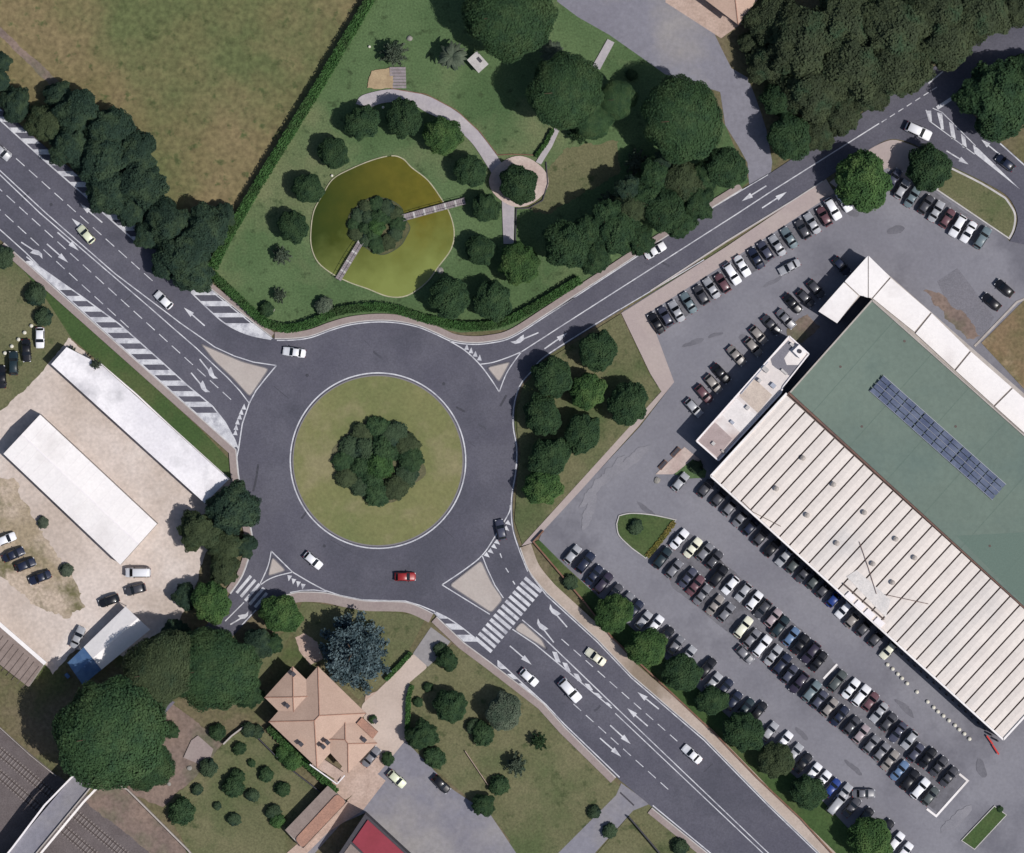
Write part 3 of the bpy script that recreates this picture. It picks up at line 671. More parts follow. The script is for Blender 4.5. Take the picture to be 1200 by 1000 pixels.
for x, y, a_, b_, h_ in ((897,433,1.6,1.0,.9),(906,452,1.2,1.0,.7),(890,446,.8,.8,1.1),(858,495,1.0,.7,.5),(876,478,.9,.9,.6),(919,436,1.8,.5,.5),(928,404,1.0,.6,.5),(836,520,.8,.8,.5),(848,530,1.4,.4,.4)):
    q = W(x, y, 6.5); MB().box((q.x, q.y, 6.25+h_/2), (a_, b_, h_), R(-42)).build('rooftop_unit', rgx.choice((M['wall'], M['alu'], M['kerb'])), an)
q = W(900,424,6.3); q2 = W(868,462,6.3); MB().cyl((q.x, q.y, 6.5), (q2.x, q2.y, 6.5), .12, .12, 8).build('pipe', M['alu'], an)
cc = W(937,412,7.5)
MB().box((cc.x, cc.y, 6.9), (2.4, 2.2, 1.4), R(-45)).cyl((cc.x, cc.y, 7.6), (cc.x, cc.y, 7.9), .5, .5, 12, 1).build('ventilation_unit', [M['pure_white'], M['darkwall']], an)
# west lot roofs
b1 = empty('shed', W(165,500), 'long narrow stained white roof shed behind the grass verge', 'shed')
p1 = [(78,407),(119,428),(268,562),(240,590),(60,427)]
slab(b1, 'wall', p1, 0, 3.6, M['wall']); slab(b1, 'roof', p1, 3.6, 3.8, M['grimy_white'])
b2 = empty('shed', W(93,575), 'broad white gabled roof shed standing alone on the gravel lot', 'shed')
p2 = [Vector((47,486)), Vector((184,614)), Vector((141,662)), Vector((4,532))]
slab(b2, 'wall', p2, 0, 4.0, M['wall'])
za, zb_ = 4.02, 4.9; q = [W(*p, za) for p in p2]
m1, m2 = W(*((p2[0]+p2[3])/2), zb_), W(*((p2[1]+p2[2])/2), zb_)
MB().add([q[0], q[1], q[2], q[3], m1, m2], [(4,5,1,0),(3,2,5,4),(0,3,4),(2,1,5)]).build('roof', M['pure_white'], b2)
MB().wallstrip([m1.to_2d(), m2.to_2d()], .35, zb_-.05, zb_+.06).build('ridge_cap', M['white_roof'], b2)
for i in range(1, 14):
    t = i/14; A_, B_, C_ = q[0].lerp(q[1], t), m1.lerp(m2, t), q[3].lerp(q[2], t)
    for u_, v_ in ((A_, B_), (C_, B_)): MB().cyl(u_+Vector((0,0,.02)), v_+Vector((0,0,.02)), .03, .03, 5).build('sheet_joint', M['white_roof'], b2)
b3 = empty('depot', W(15,770), 'grey ribbed depot roof with white edge at left picture border', 'building')
p3 = [(-60,680),(1,733),(52,777),(33,805),(1,780),(-60,730)]
slab(b3, 'wall', p3, 0, 4.5, M['wall']); slab(b3, 'roof', p3, 4.5, 4.7, M['grey_tile'])
coping(b3, [(-60,680),(1,733),(53,778)], 4.6, 5.0, M['pure_white'], .9, False)
mb = MB()
for i in range(9):
    a = Vector((-2,740))+Vector((6,5.1))*i; mb.wallstrip(P([a, a+Vector((-20,26))], 4.7), .12, 4.7, 4.8)
mb.build('roof_rib', M['seam'], b3)
# tent
tn = empty('marquee', W(125,755), 'white marquee with pine shade painted blue between gravel lot and big pines', 'tent')
A_, B_, C_, D_ = Vector((147,711)), Vector((79,777)), Vector((97,803)), Vector((176,738))
for k in range(4):
    pp = (A_, B_, C_, D_)[k]; q = W(*pp, 3); MB().cyl((q.x, q.y, 0), (q.x, q.y, 3.0), .08, .08, 8).build('leg', M['alu'], tn)
def tentroof(t0, t1, m, name):
    a, b_ = A_.lerp(B_, t0), A_.lerp(B_, t1); d, c = D_.lerp(C_, t0), D_.lerp(C_, t1)
    r0, r1 = (a+d)/2, (b_+c)/2; v = [W(*a, 3), W(*b_, 3), W(*c, 3), W(*d, 3), W(*r0, 4.3), W(*r1, 4.3)]
    MB().add(v, [(0,4,5,1),(3,2,5,4)]+([(1,5,2)] if t1 == 1 else [])+([(0,3,4)] if t0 == 0 else [])).build(name, m, tn)
tentroof(0, .72, M['pure_white'], 'white_cover'); tentroof(.722, 1, M['shade_crate_blue'], 'painted_shade_cover')  # one white canopy; pine shade on its lower end is painted blue
MB().box(W(79,792,.5), (1.2, .8, 1), R(-50)).build('crate', M['shade_crate_blue'], tn)

def hip(parent, corners, eave, slope, m, over=None, name='roof', wallm=None):
    """hip roof over a px rectangle a,b,c,d ; a-b is the short end"""
    a, b_, c, d = [W(*p, eave) for p in corners]
    if (d-a).length < (b_-a).length: a, b_, c, d = b_, c, d, a
    wv = (b_-a).length; L = (d-a).length; r = min(wv, L)/2
    dirL = (d-a).normalized(); h = r*slope
    if L >= wv:
        r0 = (a+b_)/2+dirL*r; r1 = (c+d)/2-dirL*r
    r0.z = r1.z = eave+h
    mb = MB().add([a, b_, c, d, r0, r1], [(0,1,4),(1,2,5,4),(2,3,5),(3,0,4,5)])
    # fix winding upward
    mb2 = MB(); V = [Vector(v) for v in mb.v]
    for f in mb.f:
        n_ = (V[f[1]]-V[f[0]]).cross(V[f[2]]-V[f[0]]); mb2.add([V[i] for i in f], [tuple(range(len(f)))] if n_.z > 0 else [tuple(range(len(f)-1, -1, -1))])
    fa = [Vector(v)-Vector((0,0,.25)) for v in (a, b_, c, d)]; tp = [a, b_, c, d]
    mb2.add(tp+fa, [(0,1,5,4),(1,2,6,5),(2,3,7,6),(3,0,4,7)])
    ro = mb2.build(name, m, parent)
    rd = MB()
    for p, q_ in ((a, r0), (b_, r0), (c, r1), (d, r1), (r0, r1)):
        if (q_-p).length > .3: rd.cyl(p+Vector((0,0,.04)), q_+Vector((0,0,.04)), .13, .13, 6)
    rd.build('ridge_tiles', M['tile2'], ro)
    return ro
vl = empty('villa', W(375,845), 'villa with cross shaped terracotta hip roof beside the blue cedar', 'house')
hip(vl, [(372.5,781),(315,846),(371.5,900),(429,836)][0:4], 5.6, .36, M['tile'])
hip(vl, [(343,781),(310,817.5),(345,852),(378,815.5)], 5.6, .362, M['tile'])
hip(vl, [(442,871),(408,906),(372,866),(404,832)], 5.6, .362, M['tile'])
slab(vl, 'wall', [(372.5,785),(319,846),(371.5,896),(404,866),(425,836)], 0, 5.4, M['wall'])
slab(vl, 'wing_wall', [(343,785),(314,817.5),(345,848),(374,815.5)], 0, 5.38, M['wall'])
slab(vl, 'wing_wall', [(438,871),(408,902),(376,866),(404,836)], 0, 5.36, M['wall'])
for x, y, z in ((344,790,6.2),(337,827,6.6),(353,872,6.6),(384,870,7.6),(379,875,7.6),(427,867,6.2),(440,845,5.0)):
    q = W(x, y, z); ch = MB().box((q.x, q.y, z), (.7, .8, 1.6), R(45)).build('chimney', M['terrace'], vl)
    MB().box((q.x, q.y, z+.9), (.95, 1.05, .16), R(45)).build('cap', M['darkwall'], ch)
slab(vl, 'balcony', [(424,841),(443,858),(437,866),(418,848)], 4.6, 6.3, M['tile2'])
slab(vl, 'balcony', [(365,896),(378,889),(402,905),(397,916)], 3.0, 5.0, M['terrace'])
coping(vl, [(363,896),(395,919),(404,909)], 4.5, 5.6, M['white_roof'], .25, False, 'balcony_wall')
v2 = empty('villa', W(858,-20), 'tan hip roofed house at the top border beside the yard', 'house')
hip(v2, [(865,29),(908,-26),(855,-66),(812,-11)], 6, .36, M['tile'])
slab(v2, 'wall', [(865,24),(903,-26),(855,-62),(817,-11)], 0, 5.8, M['wall'])
sdh = empty('garden_outbuilding', W(368,957), 'long low outbuilding with grey and terracotta roofs by the garden', 'outbuilding')
slab(sdh, 'wall', [(385,922),(405,940),(353,993),(334,973)], 0, 2.9, M['wall'])
slab(sdh, 'grey_roof', [(384,921),(394.5,930),(345,983),(334,973)], 2.9, 3.1, M['grey_tile'])
slab(sdh, 'tiled_roof', rnd([(395,930),(406,940),(354,994.5),(345.5,983.5)]), 2.9, 3.4, M['tile2'])
MB().wallstrip(P([(408,939),(356,994)]), .3, 0, 2.2).build('front_wall', M['terrace'], sdh)
rb = empty('red_roof_house', W(450,1010), 'building with crimson sheet roof at the bottom border', 'building')
rp = [(431,961),(490,1015),(455,1060),(400,1005)]
slab(rb, 'wall', [(428,954),(494,1015),(450,1070),(392,1008)], 0, 6.4, M['darkwall'])
slab(rb, 'roof', [(431,961),(490,1015),(468,1040),(413,987)], 6.4, 6.8, M['redroof'])
slab(rb, 'lower_roof', [(411,989),(440,1016),(420,1040),(396,1010)], 6.4, 6.55, M['grey_tile'])
c = W(190,822); hu = empty('garden_hut', c, 'small grey slate hut between the two biggest pines', 'hut')
slab(hu, 'wall', [(178,824),(203,819),(188,836),(180,848)], 0, 2.6, M['wall']); slab(hu, 'roof', [(175,820),(190,817),(205,823),(181,851)], 2.6, 2.85, mat('slate', lc(108,104,116), fine=.08))
# terrace platform
pf = MB().prism(P([(224,868),(232,862),(250,878),(246,890),(234,896),(215,888)], .3), 0, .35).build('patio', M['pavement']); pf['kind'] = 'structure'

# overpass over the railway
ov = empty('road_bridge', W(60,960,0), 'grey road bridge with white parapets crossing the railway tracks', 'bridge')
ZD = 5.2
slab(ov, 'deck', [(88,907),(112,916),(40,1003),(-5,1060),(-40,1060),(15,993)], ZD-.9, ZD, M['yard'])
coping(ov, [(88,907),(52,944),(15,993),(-40,1060)], ZD-.3, ZD+.9, M['white_roof'], .4, False)
coping(ov, [(112,916),(40,1003),(-5,1060)], ZD-.3, ZD+.5, M['wall'], .3, False)
MB().wallstrip(P([(121,916),(98,940),(48,1000),(3,1060)], ZD-.5), .5, ZD-1.2, ZD-.4).build('service_beam', M['pure_white'], ov)
for x, y in ((100,914),(62,958),(12,1015)):
    q = W(x, y); MB().box((q.x, q.y, 2.15), (4.2, 1.0, 4.3), R(-40)).build('pier', M['wall'], ov)
ra = [(262,757),(240,735),(86,905),(112,917)]
v = [W(253,745), W(232,735), W(88,907,ZD), W(112,916,ZD)]; v[0].z = v[1].z = ROADZ+.01; v[2].z = v[3].z = ZD-.01
lo = [Vector((p.x, p.y, 0)) for p in v]
MB().add(v+lo, [(3,2,1,0),(0,1,5,4),(1,2,6,5),(2,3,7,6),(3,0,4,7)]).build('approach_ramp', M['asphalt'], ov)
# railway tracks
def track(a, b, label):
    A = W(*a); B = W(*b); d = (B-A).normalized(); L = (B-A).length; rz = math.atan2(d.y, d.x); nn = Vector((-d.y, d.x, 0))
    e = empty('railway_track', A.lerp(B, .5), label, 'railway track', 'railway tracks below the bridge')
    mb = MB()
    for i in range(int(L/.8)):
        c = A+d*(i*.8); mb.box((c.x, c.y, .10), (.32, 2.5, .16), rz)
    s = mb.build('sleepers', M['sleeper'], e); s['kind'] = 'stuff'
    for k in (-.72, .72):
        c = A.lerp(B, .5)+nn*k; MB().box((c.x, c.y, .3), (L, .16, .17), rz).build('rail', M['rail'], e)
track((-60,832),(203,1049), 'railway track nearer the gardens, passing under the road bridge')
track((-60,857),(166,1050), 'railway track farther from the gardens, passing under the road bridge')

# ------------------------------------------------------------------ walls and fences
def wall(name, pts, wd, h, m, label, cat='wall'):
    o = MB().wallstrip(P(pts), wd, 0, h).build(name, m); return tag(o, label, cat)
wall('boundary_wall', [(119,427),(160,462),(200,499.5),(269,562)], .3, 1.6, M['white_roof'], 'white wall between the grass verge and the long narrow shed')
wall('roadside_wall', [(637,622),(625,635),(682,702),(717,747),(787,812),(840,862),(888,912),(939,960),(975,1000),(1010,1035)], .35, 1.0, M['brickwall'], 'long brown wall between south-east road pavement and car park hedge strip')
wall('embankment_wall', [(132,916),(150,925),(180,955),(220,995),(250,1030)], .35, 1.4, M['wall'], 'pale stone wall above the railway embankment beside the gardens')
wall('garden_wall', [(262,872),(272,862),(288,850)], .35, 1.2, M['wall'], 'short pale garden wall by the top corner of the garden lawn')
wall('track_fence', [(-20,838),(1,853),(35,884),(66,909)], .15, 1.2, M['wall'], 'thin pale fence between olive scrub and the railway bed', 'fence')
wall('field_fence', [(737,957),(765,990),(790,1020)], .25, 1.6, M['darkwall'], 'dark fence running from the side road apron to the bottom border', 'fence')
wall('low_fence', [(300,862),(323,885),(346,905),(385,935)], .2, 1.3, M['darkwall'], 'dark low fence along the villa side of the garden lawn', 'fence')
wall('lawn_fence', [(545,880),(572,920)], .12, .8, M['terrace'], 'thin tan rail lying across the south lawn', 'rail')
wall('bay_kerb', [(1086,948),(1097,956.5),(1134,915),(1124,907)], .5, .25, M['pure_white'], 'white kerb closing the far end of the central parking block', 'kerb')
wall('bay_kerb', [(965,795.5),(981,778.5)], .5, .25, M['pure_white'], 'short white kerb across the middle of the central parking block', 'kerb')
wall('apron_kerb', [(727,929),(743,944)], .35, .2, M['darkwall'], 'dark drain kerb across the mouth of the side road', 'kerb')
wall('waste_kerb', [(1142,406),(1192,354),(1215,345)], .5, .25, M['wall'], 'pale kerb along the brown waste ground by the right border', 'kerb')
wall('path_edging', [(458,104),(500,111),(535,129.5),(563,155.5),(583,182),(600,181),(625,182)], .18, .3, M['brickwall'], 'rust brown edging along the outer side of curved park path', 'edging')
wall('path_edging', [(640,190),(642,215),(636,235),(620,244),(605,245),(604,287)], .22, .4, M['darkwall'], 'dark edging round the east side of the circular park path', 'edging')
# barrier
c = W(1163,872); e = empty('road_barrier', c, 'red and white barrier by the warehouse south corner', 'barrier')
for k, (a, b_) in enumerate((((1156,862),(1163,872)), ((1163,873),(1170,884)))):
    A = W(*a); B = W(*b_); mid = (A+B)/2; MB().box((mid.x, mid.y, .8), ((B-A).length, .35, .25), math.atan2((B-A).y, (B-A).x)).build('board', M['redplastic'], e)
    MB().box((mid.x, mid.y, .35), (.15, .15, .7), 0).build('leg', M['kerb'], e)
# bollards by the warehouse
def bollard_mesh():
    mb = MB().cyl((0,0,0), (0,0,.55), .46, .42, 12); mb.cyl((0,0,.55), (0,0,.75), .42, .16, 12); return mb
ords = ['first','second','third','fourth','fifth','sixth','seventh','eighth','ninth','tenth','eleventh','twelfth','thirteenth','fourteenth','fifteenth','sixteenth','seventeenth','eighteenth','nineteenth','twentieth',
        'twenty-first','twenty-second','twenty-third','twenty-fourth','twenty-fifth','twenty-sixth','twenty-seventh','twenty-eighth','twenty-ninth','thirtieth','thirty-first','thirty-second','thirty-third']
src = bollard_mesh().build('bollard', mat('white_concrete', lc(226,222,208), lc(205,200,186), 1.5, fine=.05))
bl = [(1040,779),(1046,784),(1052,790),(1057,795),(1063,801),(1074.5,811),(1087,822.5),(1094,829),(1099,834),(1105.5,839),(1112,844.5),(1119,850),(1124,855),(1130,860),(1136,866)]
first = True
def put(src, loc, name=None):
    o = src.copy(); COL.objects.link(o); o.location = loc; return o
for i, (x, y) in enumerate(bl):
    o = src if i == 0 else put(src, (0,0,0)); o.location = W(x, y)
    tag(o, f'{ords[i]} white concrete bollard from the top in the line beside the warehouse', 'bollard', 'bollards beside the warehouse')
for i, (x, y) in enumerate([(6,414),(14,406),(22,398),(29,390),(37,382),(44,373)]):
    o = put(src, W(x, y)); tag(o, f'{ords[i]} round white bollard from the left border on the western grass', 'bollard', 'bollards on the western grass')
for x, y, lb in ((389,206,'small white lamp ball on the lawn north-west of the pond'), (433,55,'small white lamp ball on lawn beside the north-west park hedge'), (449,126,'small white lamp ball on the inner edge of curved park path')):
    o = put(src, W(x, y)); o.scale = (.7,.7,.8); o.name = 'garden_light'; tag(o, lb, 'garden light', 'white lamp balls in the park')
# stones
def stone(x, y, r, lb):
    bm = bmesh.new(); bmesh.ops.create_icosphere(bm, subdivisions=2, radius=r)
    for v_ in bm.verts: v_.co *= 1+.35*noise.noise(v_.co*1.3+Vector((x,y,0))); v_.co.z *= .6
    me = bpy.data.meshes.new('boulder'); bm.to_mesh(me); bm.free(); me.materials.append(M['rock'])
    o = bpy.data.objects.new('boulder', me); COL.objects.link(o); o.location = W(x, y, r*.25); tag(o, lb, 'boulder')
stone(516,317,.8,'pale boulder on the lawn just south-east of the pond'); stone(318,363,.8,'pale boulder near the hedge corner west of the pond')
stone(222,900,.6,'white stone on the brown garden yard'); stone(198,919,.5,'small white stone near the pine on brown garden yard')
stone(480,45,.7,'grey boulder beside the sparse tree in the north park'); stone(770,563,.8,'pale boulder by the warehouse entrance path')
def planter(x, y, rz, l, lb):
    e = empty('planter', W(x, y), lb, 'planter', 'planters by the warehouse entrance'); c = W(x, y)
    MB().box((c.x, c.y, .3), (l, 1.0, .6), rz).build('tub', M['brickwall'], e)
    MB().box((c.x, c.y, .64), (l-.3, .75, .1), rz).build('soil', M['darkwall'], e)
planter(792,530,R(48),2.6,'rust planter nearest the annex on the entrance path'); planter(777,545,R(48),2.4,'rust planter at the outer end of the entrance path')

# ------------------------------------------------------------------ vegetation
def crown_mesh(name, Rr, flat, nclump, leaves, ls, seed, irr=.12, core=.9, lump=.7):
    rng = random.Random(seed); bm = bmesh.new()
    bmesh.ops.create_icosphere(bm, subdivisions=4, radius=1)
    sv = Vector((seed*3.7, seed*1.3, seed*.7))
    clumps = []
    for i in range(nclump):
        th = rng.uniform(0, 2*math.pi); zz = rng.uniform(-.15, 1); rr = math.sqrt(max(0, 1-zz*zz))
        clumps.append((Vector((math.cos(th)*rr, math.sin(th)*rr, zz)), rng.uniform(.75, 1.1)))
    def rad(d):
        dd = Vector((d.x, d.y, d.z*.4)); f = .90+irr*noise.noise(dd*1.5+sv)+irr*.8*noise.noise(dd*3.1+sv)+.05*noise.noise(d*6+sv)
        best = max((d.dot(c)-.86)*g for c, g in clumps) if clumps else 0
        return f+max(0, best)*lump
    for v_ in bm.verts:
        d = v_.co.normalized(); r = rad(d)*core*Rr
        v_.co = Vector((d.x*r, d.y*r, d.z*r*flat if d.z > 0 else d.z*r*flat*.55))
    V = []; Fc = []
    for i in range(leaves):
        th = rng.uniform(0, 2*math.pi); zz = rng.uniform(-.35, 1); rr = math.sqrt(1-zz*zz)
        d = Vector((math.cos(th)*rr, math.sin(th)*rr, zz)); r = rad(d)*Rr*rng.uniform(.88, 1.04)
        c = Vector((d.x*r, d.y*r, d.z*r*flat if d.z > 0 else d.z*r*flat*.55))
        nn = (d*Vector((1,1,1/max(flat,.3))).length*.5+Vector((rng.gauss(0,.42), rng.gauss(0,.42), rng.gauss(.75,.4)))).normalized()
        u_ = nn.orthogonal().normalized(); w_ = nn.cross(u_); a = rng.uniform(0, 6.28); s = ls*rng.uniform(.6, 1.3)
        e1 = (u_*math.cos(a)+w_*math.sin(a))*s; e2 = (w_*math.cos(a)-u_*math.sin(a))*s*.6
        k = len(V); V += [c+e1, c+e2, c-e1, c-e2]; Fc.append((k, k+1, k+2, k+3))
    me = bpy.data.meshes.new(name)
    bm.verts.ensure_lookup_table()
    n0 = len(bm.verts); cv = [v_.co.copy() for v_ in bm.verts]; cf = [tuple(v_.index for v_ in f.verts) for f in bm.faces]; bm.free()
    me.from_pydata(cv+V, [], cf+[tuple(i+n0 for i in f) for f in Fc]); me.update(); return me
def branchy_mesh(name, Rr, hgt, arms, leaves, ls, seed):
    """open crown: leaf clusters strung along radiating boughs, several tiers"""
    rng = random.Random(seed); V = []; Fc = []
    def leaf(c, s, up=.5):
        nn = Vector((rng.gauss(0,.6), rng.gauss(0,.6), rng.gauss(up,.4))).normalized(); u_ = nn.orthogonal().normalized(); w_ = nn.cross(u_)
        a = rng.uniform(0, 6.28); e1 = (u_*math.cos(a)+w_*math.sin(a))*s; e2 = (w_*math.cos(a)-u_*math.sin(a))*s*.6
        k = len(V); V.extend([c+e1, c+e2, c-e1, c-e2]); Fc.append((k, k+1, k+2, k+3))
    for i in range(arms):
        th = 2*math.pi*i/arms*2.4+rng.uniform(-.2, .2); t = i/arms
        Ln = Rr*(1-.62*t)*rng.uniform(.8, 1.1); z = hgt*(.12+.88*t)
        for j in range(leaves//arms):
            q = rng.random()**.6; wd = Rr*.16*(1-q*.6)
            leaf(Vector((math.cos(th)*Ln*q+rng.gauss(0,wd*.7), math.sin(th)*Ln*q+rng.gauss(0,wd*.7), z-.12*Ln*q+rng.gauss(0,.25))), ls*rng.uniform(.6,1.2))
    me = bpy.data.meshes.new(name); me.from_pydata(V, [], Fc); me.update(); return me
def palm_mesh(seed):
    rng = random.Random(seed); V = []; Fc = []
    for i in range(26):
        th = 2*math.pi*i/26*3.1; Ln = rng.uniform(2.8, 3.8); rise = rng.uniform(.1, 1.1)
        d = Vector((math.cos(th), math.sin(th), 0)); sd_ = Vector((-d.y, d.x, 0)); pr = None
        for j in range(9):
            t = j/8; c = d*Ln*t+Vector((0,0, rise*math.sin(t*2.2)*1.2-t*t*1.6)); wd = .55*math.sin(.3+t*2.6)
            k = len(V); V += [c-sd_*wd-Vector((0,0,.25*wd)), c, c+sd_*wd-Vector((0,0,.25*wd))]
            if j: Fc += [(k-3,k-2,k+1,k),(k-2,k-1,k+2,k+1)]
    me = bpy.data.meshes.new('palm_crown'); me.from_pydata(V, [], Fc); me.update(); return me
def trunk_mesh(name, h, r, Rr, seed):
    rng = random.Random(seed); mb = MB(); p = Vector((0,0,0)); n_ = 4
    for i in range(n_):
        q = Vector((rng.uniform(-.12,.12)*i, rng.uniform(-.12,.12)*i, h*(i+1)/n_)); mb.cyl(p, q, r*(1-.14*i), r*(1-.14*(i+1)), 8, cap=False); p = q
    for k in range(6):
        th = k*1.05+rng.uniform(-.3,.3); s = Vector((0,0,h*rng.uniform(.65,1))); e_ = s+Vector((math.cos(th)*Rr*.55, math.sin(th)*Rr*.55, Rr*.35)); mb.cyl(s, e_, r*.42, r*.12, 6, cap=False)
    me = bpy.data.meshes.new(name); me.from_pydata([tuple(v_) for v_ in mb.v], [], mb.f); me.materials.append(M['bark']); me.update(); return me
CR = {}
for k in range(5): CR['round', k] = crown_mesh('round_crown', 5, .8, 30, 9000, .23, 11+k, .20)
for k in range(3): CR['pine', k] = crown_mesh('pine_crown', 9, .36, 120, 26000, .24, 31+k, .16, .92, .5)
for k in range(3): CR['belt', k] = crown_mesh('bushy_crown', 6, .6, 26, 11000, .27, 51+k, .34, .9, .8)
for k in range(2): CR['shrub', k] = crown_mesh('shrub_crown', 2, .7, 10, 1700, .17, 71+k, .28)
CR['open', 0] = branchy_mesh('open_crown', 4, 3.5, 22, 2600, .3, 81)
CR['cedar', 0] = branchy_mesh('cedar_crown', 9.5, 11, 46, 15000, .4, 91)
CR['palm', 0] = palm_mesh(5)
TR = {'round': trunk_mesh('trunk', 4, .28, 5, 1), 'pine': trunk_mesh('trunk', 9, .45, 9, 2), 'belt': trunk_mesh('trunk', 5, .35, 6, 3), 'shrub': trunk_mesh('stem', .8, .1, 2, 4),
      'open': trunk_mesh('trunk', 3, .18, 4, 6), 'cedar': trunk_mesh('trunk', 12, .5, 4, 7), 'palm': trunk_mesh('trunk', 5, .3, .5, 8)}
BASE = dict(round=(5, 4.6, .85), pine=(9, 9.5, .42), belt=(6, 5.0, .6), shrub=(2, .9, .8), open=(4, 2, .85), cedar=(9.5, 1.5, 1.1), palm=(3.6, 5, 1))
MESHV = {}
def matmesh(me, m):
    key = (me.name, m.name)
    if key not in MESHV:
        c_ = me.copy(); c_.materials.clear(); c_.materials.append(m); MESHV[key] = c_
    return MESHV[key]
cnt = [0]
def tree(x, y, rp, kind, folk, label, name='tree', cat='tree', group=None, h=None, sx=1, sy=1, rz=None):
    R0, zc0, fl = BASE[kind]; s = rp*S/R0*1.0
    zc = zc0*s if h is None else h
    if kind == 'pine' and h is None: zc = max(8.5, 9.5*s)
    cnt[0] += 1; q = W(x, y, zc)
    e = empty(name, (q.x, q.y, 0), label, cat, group)
    ks = [k for k in CR if k[0] == kind]; cm = matmesh(CR[ks[cnt[0] % len(ks)]], F[folk])
    c = bpy.data.objects.new('crown', cm); COL.objects.link(c); c.parent = e; c.location = (0, 0, zc)
    if kind in ('round', 'shrub'):
        rg = random.Random(cnt[0]); v = rg.uniform(-.08, .08); sx, sy = sx*(1+v), sy*(1-v)
    c.scale = (s*sx, s*sy, s); c.rotation_euler = (0, 0, (cnt[0]*2.399) % 6.283 if rz is None else rz)
    th = {'round':4,'pine':9,'belt':5,'shrub':.8,'open':3,'cedar':12,'palm':5}[kind]
    t = bpy.data.objects.new('trunk' if kind != 'shrub' else 'stem', TR[kind]); COL.objects.link(t); t.parent = e
    hz = (zc/th) if kind != 'cedar' else 1; t.scale = (s, s, max(.2, hz))
    return e
G = 'round clipped trees'
# park trees round the pond
pk = 'round trees on the park lawn'
for x, y, r, f, lb in (
 (424,144,20,'deep','round dark tree under the left end of curved park path'),
 (473,139,21.5,'deep','broad round tree inside the top of the curved park path'),
 (518,159,22,'round','brighter green round tree inside the bend of curved park path'),
 (391,179,18,'deep','round tree on the lawn up and left of the pond'),
 (361,221,17.5,'deep','round tree on the lawn left of the pond, near its upper rim'),
 (343,266,18,'deep','round tree on the lawn level with the pond island, far left'),
 (551,201,18.5,'deep','round tree between pond and straight stretch of park path, topmost'),
 (569,243,16.5,'deep','round tree beside the end of the eastern footbridge'),
 (563,293,17.5,'deep','round grey-green tree south-east of the pond beside the path'),
 (608,216,22,'deep','round tree encircled by the ring of pink path'),
 (608,309,23.5,'round','round tree at the lower end of the park path'),
 (526,349,23.5,'deep','left one of two round trees near hedge above the roundabout'),
 (577,352,22.5,'deep','right one of two round trees near hedge above the roundabout')):
    tree(x, y, r, 'round', f, lb, group=pk)
for x, y, r, k, f, lb in (
 (331,299,13,'open','grey','thin sparse tree on the lawn south-west of the pond'),
 (327,346,10,'open','grey','small brownish tree below the sparse one by the hedge'),
 (380,359,11,'shrub','grey','small grey shrub near the hedge under the pond'),
 (462,62,18,'open','grey','loose grey-green tree above the board steps'),
 (678,158,15,'open','deep','small loose tree on lawn under the central north pine'),
 (312,362,9,'shrub','deep','dark shrub at the hedge corner by the boulder'),
 (745,190,17,'open','grey','pale loose tree in the dark gap below the square pine'),
 (770,200,16,'open','grey','second pale loose tree right of the dark gap'),
 (715,235,14,'open','grey','pale loose tree at the shaded wood edge by the clearing')):
    tree(x, y, r, k, f, lb)
tree(530,66,18,'palm','grey','palm with grey fronds left of the kiosk','palm_tree','palm')
tree(648,62,16,'palm','grey','palm tucked above the central north pine','palm_tree','palm')
# pines
pn = 'umbrella pines'
for x, y, r, sx, sy, lb in (
 (596,20,52,1.0,.92,'large round umbrella pine touching the top border over the park'),
 (662,108,44,1.0,1.0,'big umbrella pine at the centre of the north park'),
 (693,140,24,.9,1.1,'small pine crown joined under the big central north pine'),
 (724,117,22,1,1,'small pine crown right of the central north pine'),
 (801,141,49,.96,1.02,'broad squarish umbrella pine beside the entrance yard'),
 (250,784,46,1,1.2,'umbrella pine between the villa and the marquee'),
 (184,789,45,1.2,.85,'olive tinted umbrella pine directly right of the marquee'),
 (128,862,65,1.0,.99,'largest umbrella pine, at the railway bridge end'),
 (168,894,36,1.0,.9,'low lobe of pine crown on the garden side of the largest pine')):
    tree(x, y, r, 'pine', 'olive' if 'olive' in lb else 'pine', lb, 'umbrella_pine', 'pine', pn, sx=sx, sy=sy, rz=.3*len(lb), h=11.2 if 'olive' in lb else 12.5 if 'squarish' in lb else 11.5 if 'centre of the north' in lb else None)
# north wood along the park road side
wd = 'trees of the park wood'
for x, y, r, k, f, lb in (
 (850,197,24,'round','deep','round tree at the corner of entrance yard and north road'),
 (665,287,28,'round','deep','round tree at the west end of the park wood'),
 (698,303,19,'belt','deep','low tree at the foot of the wood end above the road'),
 (722,272,28,'belt','deep','bushy tree in the park wood, second from its west end'),
 (742,245,21,'belt','olive','greyer bushy tree up behind the middle of the park wood'),
 (780,247,25,'round','deep','round tree in the park wood opposite the white car'),
 (750,282,18,'belt','deep','low tree on the road edge left of the round wood tree'),
 (816,238,21,'belt','deep','tree on the road edge between the two round wood trees'),
 (800,210,24,'belt','olive','olive toned tree behind the squarish pine foot'),
 (770,205,20,'belt','deep','dark tree directly under the squarish pine'),
 (826,208,17,'belt','deep','small dark tree left of the yard corner tree'),
 (712,252,20,'belt','deep','dark tree on the clearing side of the wood, lower one'),
 (738,222,17,'belt','belt','dark tree on the clearing side of the wood, upper one'),
 (762,232,22,'belt','deep','dense tree filling the middle of the park wood'),
 (778,188,14,'belt','belt','shaded tree tucked under the left foot of squarish pine'),
 (690,270,20,'belt','deep','dark tree joining the two western trees of the wood'),
 (798,262,18,'belt','deep','road edge tree directly opposite the footpath corner of the wood')):
    tree(x, y, r, k, f, lb, group=wd, h=8.5)
